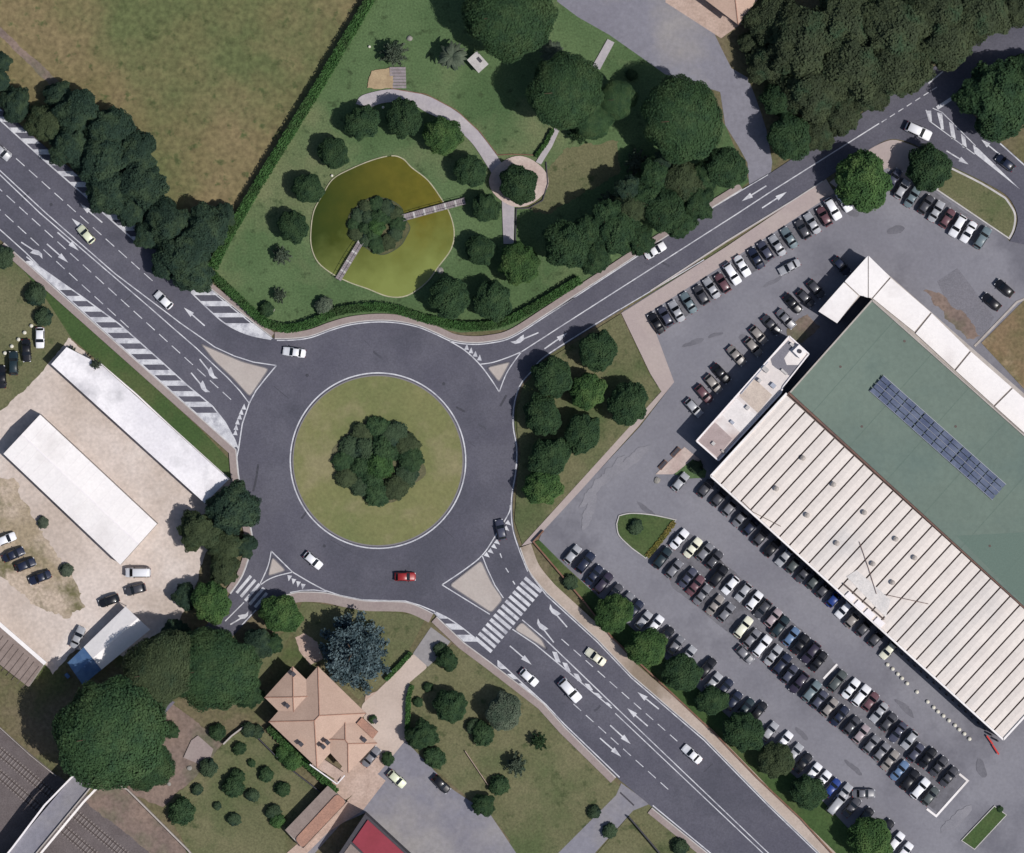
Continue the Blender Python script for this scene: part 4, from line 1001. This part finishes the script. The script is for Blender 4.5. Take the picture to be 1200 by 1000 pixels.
# west belt
wb = 'dark trees along the north-west road'
belt = [(2,72,12),(-2,97,14),(18,122,20),(68,112,18),(54,146,22),(92,132,27),(126,152,29),(84,172,27),(120,190,32),(158,182,27),(165,214,29),(128,222,27),(152,244,22),(196,262,28),(238,270,28),(176,276,19),(216,298,30),(226,322,24),(196,308,20),(262,252,15)]
for i, (x, y, r) in enumerate(sorted(belt)):
    tree(x, y, r, 'belt', 'olive' if i == 3 else 'belt', f'dark bushy roadside tree, {ords[i]} from the left in the belt beside the brown field', group=wb)
for x, y, r, lb in ((3,300,14,'dark bush at the left border above the parked cars on grass'), (42,345,13,'dark shrub on the verge above the western grass parking'), (52,372,11,'small dark shrub beside the last white bollard on the western grass')):
    tree(x, y, r, 'shrub', 'belt', lb, 'shrub', 'shrub')
tree(85,413,8,'open','grey','grey leafless shrub at the top corner of the narrow shed','shrub','shrub')
tree(112,427,8,'open','grey','grey shrub leaning over the roof of the narrow shed','shrub','shrub', h=3.6)
# north-east wood
ne = [(905,20,30),(940,50,46),(990,25,42),(1000,75,42),(955,105,38),(1045,35,46),(1050,76,38),(1100,12,38),(1106,46,36),(1150,12,36),(1195,4,28),(1018,108,27),(1072,86,20),(984,134,26),(960,154,21),(900,75,26),(880,50,16)]
for i, (x, y, r) in enumerate(sorted(ne)):
    tree(x, y, r, 'belt', 'wood', f'olive green tree, {ords[i]} from the left in the wood north of the upper road', group='olive wood north of the upper road')
for x, y, r, k, f, lb in ((915,118,21,'round','deep','round green tree at the wood edge beside entrance yard'), (925,161,26,'round','deep','round green tree at the wood corner where yard meets road'),
 (1168,116,44,'belt','deep','big dark tree over the hatched junction at upper right'), (1206,88,26,'belt','deep','dark tree at the right border above the junction tree'),
 (1011,213,33,'round','round','bright green round tree at the corner of the north car row'), (1088,198,26,'round','deep','round dark tree on the tip of the north-east grass island')):
    tree(x, y, r, k, f, lb)
# east lawn
for x, y, r, f, lb in ((700,411,22.5,'deep','tree on the east lawn nearest the pink footpath'), (647,442,23,'deep','tree on the east lawn nearest the roundabout exit'), (689,459,20.5,'round','brighter green tree in the middle of the upper east lawn group'),
 (736,473,24,'deep','dark tree farthest right on the east lawn'), (635,487,22.5,'deep','tree on the east lawn left side, third row down'), (682,508,22,'deep','tree on the east lawn right side, third row down'),
 (643,536,23.5,'deep','dark tree second from the south end of the east lawn'), (636,571,21.5,'round','bright green tree at the south end of the east lawn')):
    tree(x, y, r, 'round', f, lb, group='round trees on the east lawn')
for i, (x, y, r, f) in enumerate(((719,719,22,'round'),(757,759,22.5,'round'),(799,788,22,'deep'),(834,821,17.5,'deep'),(871,858,23,'deep'),(909,891,20.5,'olive'),(946,928,20,'deep'),(1020,983,26,'round'))):
    tree(x, y, r, 'round', f, f'{ords[i]} round tree from the roundabout in the row beside the south-east road', group='round trees in the roadside row')
# south-west
tree(329,719,23,'round','round','round green tree just south of the south-west zebra crossing', h=3.6)
tree(247,706,23,'round','round','round green tree west of the south-west zebra crossing')
tree(415,762,49,'cedar','blue','large blue-grey cedar between roundabout and villa','cedar_tree','cedar')
for x, y, r, f, lb in ((272,596,31,'belt','dark tree overhanging the west rim of the roundabout'), (234,622,25,'olive','olive green tree left of the dark roundabout rim tree'), (266,640,19,'olive','lower olive green tree under the roundabout rim trees'),
 (262,668,19,'olive','small olive tree just above the tree by the zebra crossing'), (287,640,14,'belt','small dark tree squeezed against the western pavement'), (303,753,18,'belt','dark tree over the start of the bridge approach road'),
 (218,700,16,'belt','dark shady tree between gravel lot and western zebra tree'), (292,812,18,'deep','dark tree behind the north-west corner of the villa'), (205,740,16,'belt','dark tree at the upper right corner of the marquee'),
 (318,755,14,'deep','small dark tree between bridge approach and villa')):
    tree(x, y, r, 'belt', f, lb)
for i, (x, y, r, f) in enumerate(sorted([(255,858,10,'deep'),(245,899,11,'belt'),(231,925,7,'belt'),(212,950,16,'deep'),(200,856,10,'deep'),(280,877,8,'deep'),(274,922,13,'deep'),(278,910,9,'deep'),(296,932,8,'belt'),(274,961,8,'belt'),(312,908,9,'deep'),(331,925,9,'deep'),(320,952,9,'belt'),(325,962,9,'round'),(331,884,10,'round'),(343,890,12,'round'),(291,855,9,'belt'),(302,858,8,'belt'),(295,894,5,'deep'),(255,945,5,'belt')])):
    tree(x, y, r, 'shrub', f, f'garden bush, {ords[i]} from the left in the gardens west of the villa', 'garden_bush', 'bush', 'bushes in the western gardens')
for x, y, r, k, f, lb in ((528,828,19,'round','deep','round green tree at the upper left of the south lawn'), (590,834,21,'round','grey','grey-green round tree beside the south-east road pavement'), (566,860,14,'shrub','deep','bush just below the grey-green round lawn tree'),
 (555,852,9,'shrub','belt','small dark bush left of the lawn tree pair'), (495,862,18,'belt','deep','leafy tree on the yard corner at the end of cream drive'), (508,888,13,'shrub','deep','bush by the black car on the grey yard'),
 (631,869,12,'open','deep','small dark tree near the south-east road pavement'), (606,897,15,'open','grey','loose grey-green tree in the middle of the south lawn'), (585,920,12,'shrub','deep','dark bush on the lower south lawn beside the tan rail'),
 (566,943,14,'belt','deep','dark tree at the yard edge of the south lawn'), (524,773,13,'belt','deep','dark tree by the gate of the cream drive'), (502,806,6,'shrub','deep','tiny bush inside the drive bend, upper one'),
 (490,823,6,'shrub','deep','tiny bush inside the drive bend, lower one'), (516,762,9,'shrub','belt','small dark bush right of the drive gate'), (696,952,8,'shrub','belt','dark bush on the west side of the side road'),
 (714,973,9,'shrub','belt','dark bush on the east side of the side road'), (797,992,10,'shrub','belt','dark bush at the bottom border beside the dark fence'), (455,889,8,'shrub','deep','bush in front of the parked grey car by the villa'),
 (437,843,5,'shrub','deep','little bush at the villa balcony corner'), (816,548,8,'shrub','belt','dark shrub in the corner between annex and warehouse'), (745,618,9,'shrub','belt','dark shrub on the triangular grass island'),
 (668,683,9,'shrub','belt','dark shrub on the grass strip near the first parked cars'), (740,88,7,'shrub','deep','low bush on lawn edge beside the entrance yard'), (50,612,7,'shrub','grey','dry weed clump on the brown dirt, upper one'),
 (78,668,8,'shrub','grey','dry weed clump on the brown dirt, lower one'), (1172,948,4,'shrub','deep','tiny bush on the small lower right grass island'), (770,215,12,'shrub','deep','dark undergrowth bush beneath the squarish pine')):
    tree(x, y, r, k, f, lb, 'bush' if k == 'shrub' else 'tree', 'bush' if k == 'shrub' else 'tree')
# planting on the two island beds
clock = ['three','two','one','twelve','eleven','ten','nine','eight','seven','six','five','four']
def bed(cx, cy, sc, where, grp):
    rg = random.Random(21)
    for k in range(12):
        a = math.radians(30*k); r = rg.uniform(33, 40)*(1.08 if k in (0, 11) else 1); rr = rg.uniform(12.5, 16.5)
        e = tree(cx+r*sc*1.08*math.cos(a), cy-r*sc*.98*math.sin(a), rr*sc, 'shrub', ('deep','belt','olive')[(k*5) % 3], f"low shrub at {clock[k]} o'clock in the outer ring on the {where}", 'island_shrub', 'shrub', grp)
        for c in e.children: c.scale.z *= .6
    for k, (dx, dy, r, f, w1) in enumerate(((-16,-14,14,'belt','dark shrub up and left of the centre'), (4,-14,16,'deep','tall green shrub just above the centre'), (-20,6,13,'deep','shrub left of the centre'), (2,4,17,'round','brightest green shrub at the very centre'), (-6,20,13,'deep','shrub below the centre'), (16,-10,11,'deep','shrub right of the tall one'), (-12,-2,10,'olive','small olive shrub beside the brightest one'))):
        tree(cx+dx*sc, cy+dy*sc, r*sc, 'shrub', f, f'{w1} on the {where}', 'island_shrub', 'shrub', grp)
bed(443, 540, 1.0, 'roundabout bed', 'shrubs on the roundabout bed')
bed(441, 263, .64, 'pond island', 'shrubs on the pond island')
# hedges
def hedge(pts, wd, h, label, n):
    rng = random.Random(len(label)); q = P(pts); mb = MB().wallstrip(q, wd*.8, 0, h*.92)
    seg = [(Vector(a), Vector(b_)) for a, b_ in zip(q, q[1:])]; tot = sum((b_-a).length for a, b_ in seg)
    for a, b_ in seg:
        d = (b_-a).normalized(); nn_ = Vector((-d.y, d.x))
        for i in range(int(n*(b_-a).length/tot)):
            c2 = a+d*rng.uniform(0, (b_-a).length)+nn_*rng.uniform(-.55, .55)*wd
            c = Vector((c2.x, c2.y, h*(rng.uniform(.9, 1.1) if rng.random() < .75 else rng.uniform(.2, .9))))
            nv = Vector((rng.gauss(0,.5), rng.gauss(0,.5), rng.gauss(.6,.4))).normalized(); u_ = nv.orthogonal().normalized(); w_ = nv.cross(u_); s = rng.uniform(.15,.34)
            mb.add([c+u_*s, c+w_*s*.6, c-u_*s, c-w_*s*.6], [(0,1,2,3)])
    o = mb.build('hedge', F['hedge']); return tag(o, label, 'hedge')
hedge([(445,-30),(433,2),(375,100),(300,222),(262,288),(250,315)], 2.2, 2.2, 'long clipped hedge between brown field and park lawn', 9000)
hedge(smooth([(250,322),(275,346),(305,374),(320,382),(340,385),(365,379),(390,367),(415,362),(440,360),(465,363),(500,374),(540,382),(570,382),(600,374),(640,352),(680,328)]), 1.9, 1.6, 'clipped hedge following the pavement above the roundabout', 9000)
hedge([(483,803),(479,815),(478,840),(477,860)], 1.0, 1.2, 'low hedge along the east side of the cream drive', 900)
hedge([(482,765),(466,782),(452,797)], .9, 1.2, 'low hedge along the west side of the cream drive', 800)
hedge([(315,852),(345,882),(372,906),(395,928)], 1.6, 1.8, 'green hedge under the south-west eaves of the villa', 1800)
hedge([(628,184),(640,168),(648,152)], .8, .9, 'dark low hedge on the left of the small park path', 700)
hedge([(790,612),(773,635),(758,652)], 1.1, .6, 'yellowish low hedge on the car side of the triangular island', 700).data.materials[0] = fol('yellow_foliage', lc(120,112,40), lc(98,98,44), lc(132,116,60))

# ------------------------------------------------------------------ cars
def car_parts(L, Wd, Ht, style):
    """local meshes, nose towards +x, wheels on z=0"""
    h = L/2; w_ = Wd/2; belt = Ht*.60
    if style == 'saloon': st = [(-h,.52,.44),( -h+.12,.88,.56),(-h*.62,.97,.60),(-h*.36,1,.99),(h*.10,1,1.0),(h*.42,.98,.62),(h-.35,.93,.54),(h-.08,.80,.46),(h,.55,.40)]
    elif style == 'hatchback': st = [(-h,.60,.50),(-h+.10,.90,.60),(-h+.16,.93,.64),(-h*.66,.98,.98),(h*.12,1,1.0),(h*.46,.98,.63),(h-.32,.93,.55),(h-.07,.80,.46),(h,.55,.40)]
    elif style == 'van': st = [(-h,.85,.55),(-h+.06,.95,.70),(-h+.12,.97,.95),(-h*.7,1,1.0),(h*.38,1,1.0),(h*.66,.98,.66),(h-.25,.94,.58),(h-.06,.84,.50),(h,.62,.42)]
    else: st = [(-h,.70,.50),(-h+.08,.92,.60),(-h+.16,.95,.66),(-h*.74,.99,.98),(h*.16,1,1.0),(h*.44,.99,.66),(h-.30,.95,.60),(h-.07,.84,.50),(h,.62,.42)]
    body = MB(); secs = []
    for x, fw, fz in st:
        ww = w_*fw; zt = Ht*fz
        if fz > .7:
            tw = ww*.74; sec = [(-ww*.93,.26),(-ww,.50),(-ww*.99,belt),(-tw-.03,zt-.09),(-tw+.12,zt),(0,zt+.035),(tw-.12,zt),(tw+.03,zt-.09),(ww*.99,belt),(ww,.50),(ww*.93,.26)]
        else:
            zz = zt; sec = [(-ww*.93,.26),(-ww,min(.50,zz*.8)),(-ww*.985,zz-.10),(-ww*.90,zz-.02),(-ww*.5,zz+.02),(0,zz+.035),(ww*.5,zz+.02),(ww*.90,zz-.02),(ww*.985,zz-.10),(ww,min(.50,zz*.8)),(ww*.93,.26)]
        secs.append([(x, y, z) for y, z in sec])
    n = 11; V = [p for s_ in secs for p in s_]; Fs = []
    for i in range(len(secs)-1):
        for j in range(n-1): a = i*n+j; Fs.append((a, a+n, a+n+1, a+1))
        a = i*n; Fs.append((a, a+n-1, a+2*n-1, a+n))
    Fs.append(tuple(range(n-1, -1, -1))); Fs.append(tuple(range((len(secs)-1)*n, len(secs)*n)))
    body.add(V, Fs)
    top = [i for i, s_ in enumerate(st) if s_[2] > .9]; i0, i1 = top[0], top[-1]
    def pane(ia, ib, js, t0=.08, t1=.92, o_=.015):
        A, B = secs[ia], secs[ib]; r0 = [Vector(A[j]).lerp(Vector(B[j]), t0) for j in js]; r1 = [Vector(A[j]).lerp(Vector(B[j]), t1) for j in js]
        vs = r0+r1; k = len(js); nrm = (vs[1]-vs[0]).cross(vs[k]-vs[0]).normalized()
        if nrm.z < 0: nrm = -nrm
        up = nrm*o_
        return MB().add([v_+up for v_ in vs], [(i, i+1, k+i+1, k+i) for i in range(k-1)])
    ws = pane(i1, i1+1, (3,4,5,6,7), .03, .93, .03); rw = pane(i0-1, i0, (3,4,5,6,7), .12, .9, .03)
    def side(j0, j1, sg):
        mb = MB()
        for ia in range(i0, i1):
            A, B = secs[ia], secs[ia+1]
            q = []
            for (Q, tx) in ((A, .04), (B, .96)):
                xx = A[0][0]+(B[0][0]-A[0][0])*tx
                lo_ = Vector(Q[j0]); hi_ = Vector(Q[j1]); a_ = lo_.lerp(hi_, .10); b_ = lo_.lerp(hi_, .88); a_.x = b_.x = xx; q += [a_, b_]
            o_ = Vector((0, .02*sg, .008)); mb.add([q[0]+o_, q[1]+o_, q[3]+o_, q[2]+o_], [(0,1,2,3)])
        return mb
    sl_ = side(2, 3, -1); sr_ = side(8, 7, 1)
    parts = [('body', body, None), ('windscreen', ws, M['glass']), ('rear_window', rw, M['glass']), ('side_window', sl_, M['glass']), ('side_window', sr_, M['glass'])]
    for sx in (-.60, .62):
        for sy in (-1, 1):
            c = (h*sx, sy*(w_-.10), .32); m_ = MB().cyl((c[0], c[1]-.11, .32), (c[0], c[1]+.11, .32), .32, .32, 14)
            m_.cyl((c[0], c[1]+sy*.10, .32), (c[0], c[1]+sy*.125, .32), .19, .19, 10, 1); parts.append(('wheel', m_, [M['rubber'], M['rim']]))
    extra = []
    zf = st[-2][2]*Ht-.10; zr = st[1][2]*Ht-.12
    for sy in (-1, 1):
        extra.append(('headlight', MB().box((h-.13, sy*w_*.66, zf+.03), (.22, .32, .14), sy*-.25), M['lamp']))
        extra.append(('tail_light', MB().box((-h+.06, sy*w_*.72, zr), (.12, .28, .18), sy*.15), M['tail']))
        extra.append(('wing_mirror', MB().box((h*.30, sy*(w_+.07), belt+.02), (.16, .20, .13), 0), M['rubber']))
    out = []
    for nm, mb, m_ in parts+extra:
        me = bpy.data.meshes.new('car_'+nm); me.from_pydata([tuple(v_) for v_ in mb.v], [], mb.f)
        for mm in (m_ if isinstance(m_, list) else [m_ or M['rubber']]): me.materials.append(mm)
        if any(mb.m): me.polygons.foreach_set('material_index', mb.m)
        if nm == 'body': me.polygons.foreach_set('use_smooth', [True]*len(me.polygons))
        me.update(); out.append((nm, me))
    return out
STY = {'hatchback': car_parts(4.1, 1.78, 1.46, 'hatchback'), 'saloon': car_parts(4.5, 1.80, 1.42, 'saloon'), 'estate': car_parts(4.7, 1.85, 1.72, 'suv'), 'van': car_parts(5.0, 1.95, 2.0, 'van')}
PAINT = {}
def paint(nm, c, rough=.35):
    PAINT[nm] = mat('paint_'+nm.replace(' ', '_'), lc(*c), fine=0, rough=rough, spec=.45, coat=.4)
for nm, c in dict(white=(226,226,230), silver=(160,161,166), grey=(116,116,122), black=(26,26,31), navy=(34,40,60), blue=(36,60,126), pale_blue=(92,116,148), teal=(104,118,124), dark_teal=(34,48,54),
                  green=(76,82,82), red=(146,40,42), maroon=(100,70,76), pink=(156,142,146), cream=(222,220,200), yellow_green=(214,218,190), slate=(68,70,86), dark_grey=(66,66,72), beige=(140,134,130), purple=(50,44,60)).items():
    paint(nm.replace('_', ' '), c)
def car(x, y, head, style, col, label, group=None, scale=1.19):
    q = W(x, y, .8); kind = {'estate': 'car', 'van': 'van'}.get(style, 'car')
    e = empty('van' if style == 'van' else 'car', (q.x, q.y, ROADZ), label, kind, group, R(head))
    e.scale = (scale,)*3
    for nm, me in STY[style]:
        o = bpy.data.objects.new(nm, me); COL.objects.link(o); o.parent = e
        if nm == 'body': o.material_slots[0].link = 'OBJECT'; o.material_slots[0].material = PAINT[col]
    return e
hb, sa, es = 'hatchback', 'saloon', 'estate'
# on the roads and yards
for x, y, a, s, c, lb in (
 (101,275,131,hb,'yellow green','pale green-yellow hatchback driving up the north-west road'),
 (192,352,136,hb,'white','white hatchback on the north-west road before the hatched corner'),
 (345,413,172,sa,'white','white saloon entering the roundabout from the top left'),
 (367,657,-40,hb,'white','white hatchback on the lower left of the roundabout'),
 (475,676,0,hb,'red','red hatchback on the bottom of the roundabout'),
 (587,621,102,hb,'slate','slate blue car crossing the give way triangles at right'),
 (698,770,144,sa,'cream','cream saloon on the south-east road near the roundabout'),
 (620,794,-42,hb,'white','small pale hatchback beside the south-west pavement of the road'),
 (811,884,138,sa,'white','white saloon farthest down the south-east road'),
 (768,294,31,sa,'white','white saloon on the north-east road beside the park wood'),
 (1178,191,142,hb,'navy','navy hatchback on the side road at the right border'),
 (2,178,-42,hb,'silver','silver car cut by the left border on north-west road'),
 (925,313,208,sa,'silver','silver saloon driving in the aisle of the north car park'),
 (1012,930,0,sa,'grey','grey saloon crossing the aisle near the bottom right'),
 (162,671,180,'van','white','white van parked on gravel near the white gabled shed'),
 (159,691,195,hb,'dark grey','dark grey car under the white van on the gravel'),
 (128,704,200,hb,'black','black car nearest the marquee on the gravel'),
 (91,747,65,sa,'silver','grey-silver saloon tight against the marquee side'),
 (435,887,50,sa,'grey','grey saloon parked beside the villa steps'),
 (465,913,-42,hb,'yellow green','pale green hatchback on the grey yard near the villa'),
 (517,919,-45,hb,'black','black hatchback at the lawn edge of the grey yard'),
 (1162,354,139,hb,'black','black hatchback lower of two beside the waste ground'),
 (1177,338,139,hb,'black','black hatchback upper of two beside the waste ground')):
    car(x, y, a, s, c, lb)
car(668,809,-48,es,'white','big white estate car in the middle of the south-east road', scale=1.36)
car(1076,154,-25,es,'white','big white estate car turning at the upper right junction', scale=1.36)
def row(data, text, group, head, keep=None):
    for i, (x, y, c, s, flip) in enumerate(data):
        rng = random.Random(int(x*7+y)); a = head+(180 if flip else 0)+rng.uniform(-2, 2)
        car(x, y, a, s, c, f'{c} {"car" if s == es else s}, {ords[i]} {text}', group)
row([(7,632,'white',hb,0),(16,650,'navy',sa,0),(30,662,'navy',hb,0),(47,677,'navy',sa,1)], 'from the left in the diagonal row on brown dirt', 'cars parked on the brown dirt', 22)
row([(2,442,'black',sa,0),(16,426,'dark teal',es,0),(31,411,'black',sa,1),(47,396,'white',hb,1)], 'from the left on the western grass', 'cars parked on the western grass', 92)
row([(769,379,'black',sa,0),(780,371,'slate',hb,0),(793,365,'silver',sa,0),(807,355,'teal',sa,0),(822,346,'dark grey',hb,0),(834,338,'silver',sa,0),(847,332,'maroon',hb,0),(858,321,'white',es,1),(870,312,'white',sa,1),(886,303,'navy',sa,0),
     (897,294,'slate',hb,0),(911,288,'silver',sa,0),(925,279,'teal',sa,0),(941,269,'dark grey',hb,0),(952,262,'silver',sa,0),(966,254,'maroon',hb,0),(976,245,'white',es,1),(989,236,'white',sa,1)],
    'from the left in the row below the north-east footpath', 'cars parked below the north-east footpath', 122)
row([(1047,210,'slate',sa,0),(1057,222,'silver',hb,0),(1069,231,'teal',sa,0),(1085,240,'dark grey',hb,0),(1097,248,'silver',sa,0),(1110,256,'maroon',hb,0),(1122,265,'white',es,1),(1135,272,'white',sa,1),(1151,279,'teal',es,0)],
    'from the left in the row along the north-east grass island', 'cars parked along the north-east grass island', 57)
row([(813,478,'silver',hb,0),(825,462,'maroon',hb,0),(836,450,'beige',hb,0),(845,438,'black',sa,0),(863,417,'beige',sa,0),(883,407,'beige',hb,0),(889,393,'beige',hb,0),(904,381,'dark grey',sa,0),(921,374,'grey',sa,0),(929,356,'black',sa,0),(944,350,'dark grey',hb,0),(956,339,'dark grey',hb,0),(986,312,'navy',hb,0)],
    'from the bottom in the row beside the annex', 'cars parked beside the annex', -48)
row([(797,565,'silver',hb,0),(827,572,'dark grey',hb,0),(843,583,'dark grey',hb,0),(856,594,'grey',hb,0),(869,606,'grey',sa,0),(880,617,'navy',hb,0),(892,629,'dark grey',hb,0),(905,642,'black',hb,0),(919,653,'silver',hb,1),(931,661,'green',hb,0),(943,671,'dark grey',sa,0),(955,680,'green',hb,0),(966,690,'dark grey',hb,0),
     (978,701,'blue',hb,0),(989,714,'white',hb,1),(1000,725,'beige',hb,0),(1013,735,'dark grey',hb,0),(1027,747,'dark grey',hb,0),(1041,762,'cream',hb,1)],
    'from the left in the row against the warehouse wall', 'cars parked against the warehouse wall', 48)
row([(796,632,'white',sa,0),(812,642,'cream',sa,0),(826,647,'grey',hb,0),(837,656,'dark grey',hb,0),(842,675,'black',es,0),(856,686,'white',hb,1),(871,694,'silver',hb,1),(884,704,'white',hb,0),(894,714,'dark grey',hb,1),(906,724,'pink',hb,0),(914,734,'dark teal',es,0),(927,746,'pale blue',hb,0),(938,755,'black',sa,0),(950,765,'purple',es,1),(959,775,'black',sa,0),
     (981,798,'green',es,0),(997,807,'white',sa,0),(1009,815,'white',es,0),(1020,822,'maroon',hb,0),(1030,835,'silver',sa,1),(1041,846,'dark grey',hb,0),(1052,858,'slate',sa,1),(1066,867,'silver',hb,1),(1073,882,'slate',hb,0),(1087,888,'black',sa,0),(1100,898,'dark grey',sa,0),(1112,910,'dark grey',sa,0)],
    'from the top in the upper row of the central parking block', 'cars in the upper row of the central block', 50)
row([(776,654,'dark teal',es,0),(790,667,'grey',hb,0),(806,677,'slate',sa,0),(815,686,'maroon',sa,0),(823,697,'grey',sa,0),(838,709,'beige',sa,0),(851,718,'grey',hb,0),(871,735,'cream',es,0),(881,748,'grey',hb,0),(893,757,'white',es,0),(906,768,'silver',sa,0),(916,778,'navy',es,0),(925,790,'slate',hb,0),(936,800,'purple',es,1),
     (951,810,'teal',es,0),(960,820,'slate',hb,0),(972,829,'beige',hb,0),(984,839,'navy',sa,0),(998,850,'dark grey',hb,0),(1009,860,'pink',hb,0),(1021,872,'grey',hb,0),(1033,881,'grey',hb,0),(1043,891,'beige',sa,0),(1054,903,'pale blue',sa,0),(1066,914,'black',es,0),(1078,924,'white',es,0),(1090,933,'green',hb,0)],
    'from the top in the lower row of the central parking block', 'cars in the lower row of the central block', 50)
car(873,767,-45,hb,'grey','grey hatchback standing crosswise beside the central parking block')
row([(671,650,'silver',hb,0),(686,659,'navy',es,0),(696,674,'navy',sa,0),(707,683,'purple',es,0),(720,695,'dark grey',hb,0),(733,705,'grey',hb,0),(744,714,'navy',hb,0),(754,727,'silver',hb,0),(768,732,'white',hb,0),(780,745,'black',hb,0),(792,756,'grey',hb,0),(806,768,'silver',hb,0),(828,783,'black',es,0),(836,799,'silver',hb,0),(849,806,'navy',hb,0),
     (860,821,'navy',hb,0),(874,829,'dark teal',hb,0),(889,833,'black',hb,0),(902,857,'silver',hb,0),(919,868,'white',hb,0),(931,882,'silver',hb,0),(941,894,'black',sa,0),(953,905,'white',hb,0),(964,914,'white',hb,0),(975,923,'blue',hb,0),(988,930,'silver',sa,0),(998,946,'dark grey',sa,0),(1013,958,'black',sa,0),(1037,972,'black',sa,0),(1050,986,'white',hb,0),(1060,998,'white',hb,0)],
    'from the top in the row under the roadside trees', 'cars parked under the roadside trees', 50)
car(981,941,50,'van','silver','silver van behind the blue hatchback under the roadside trees')
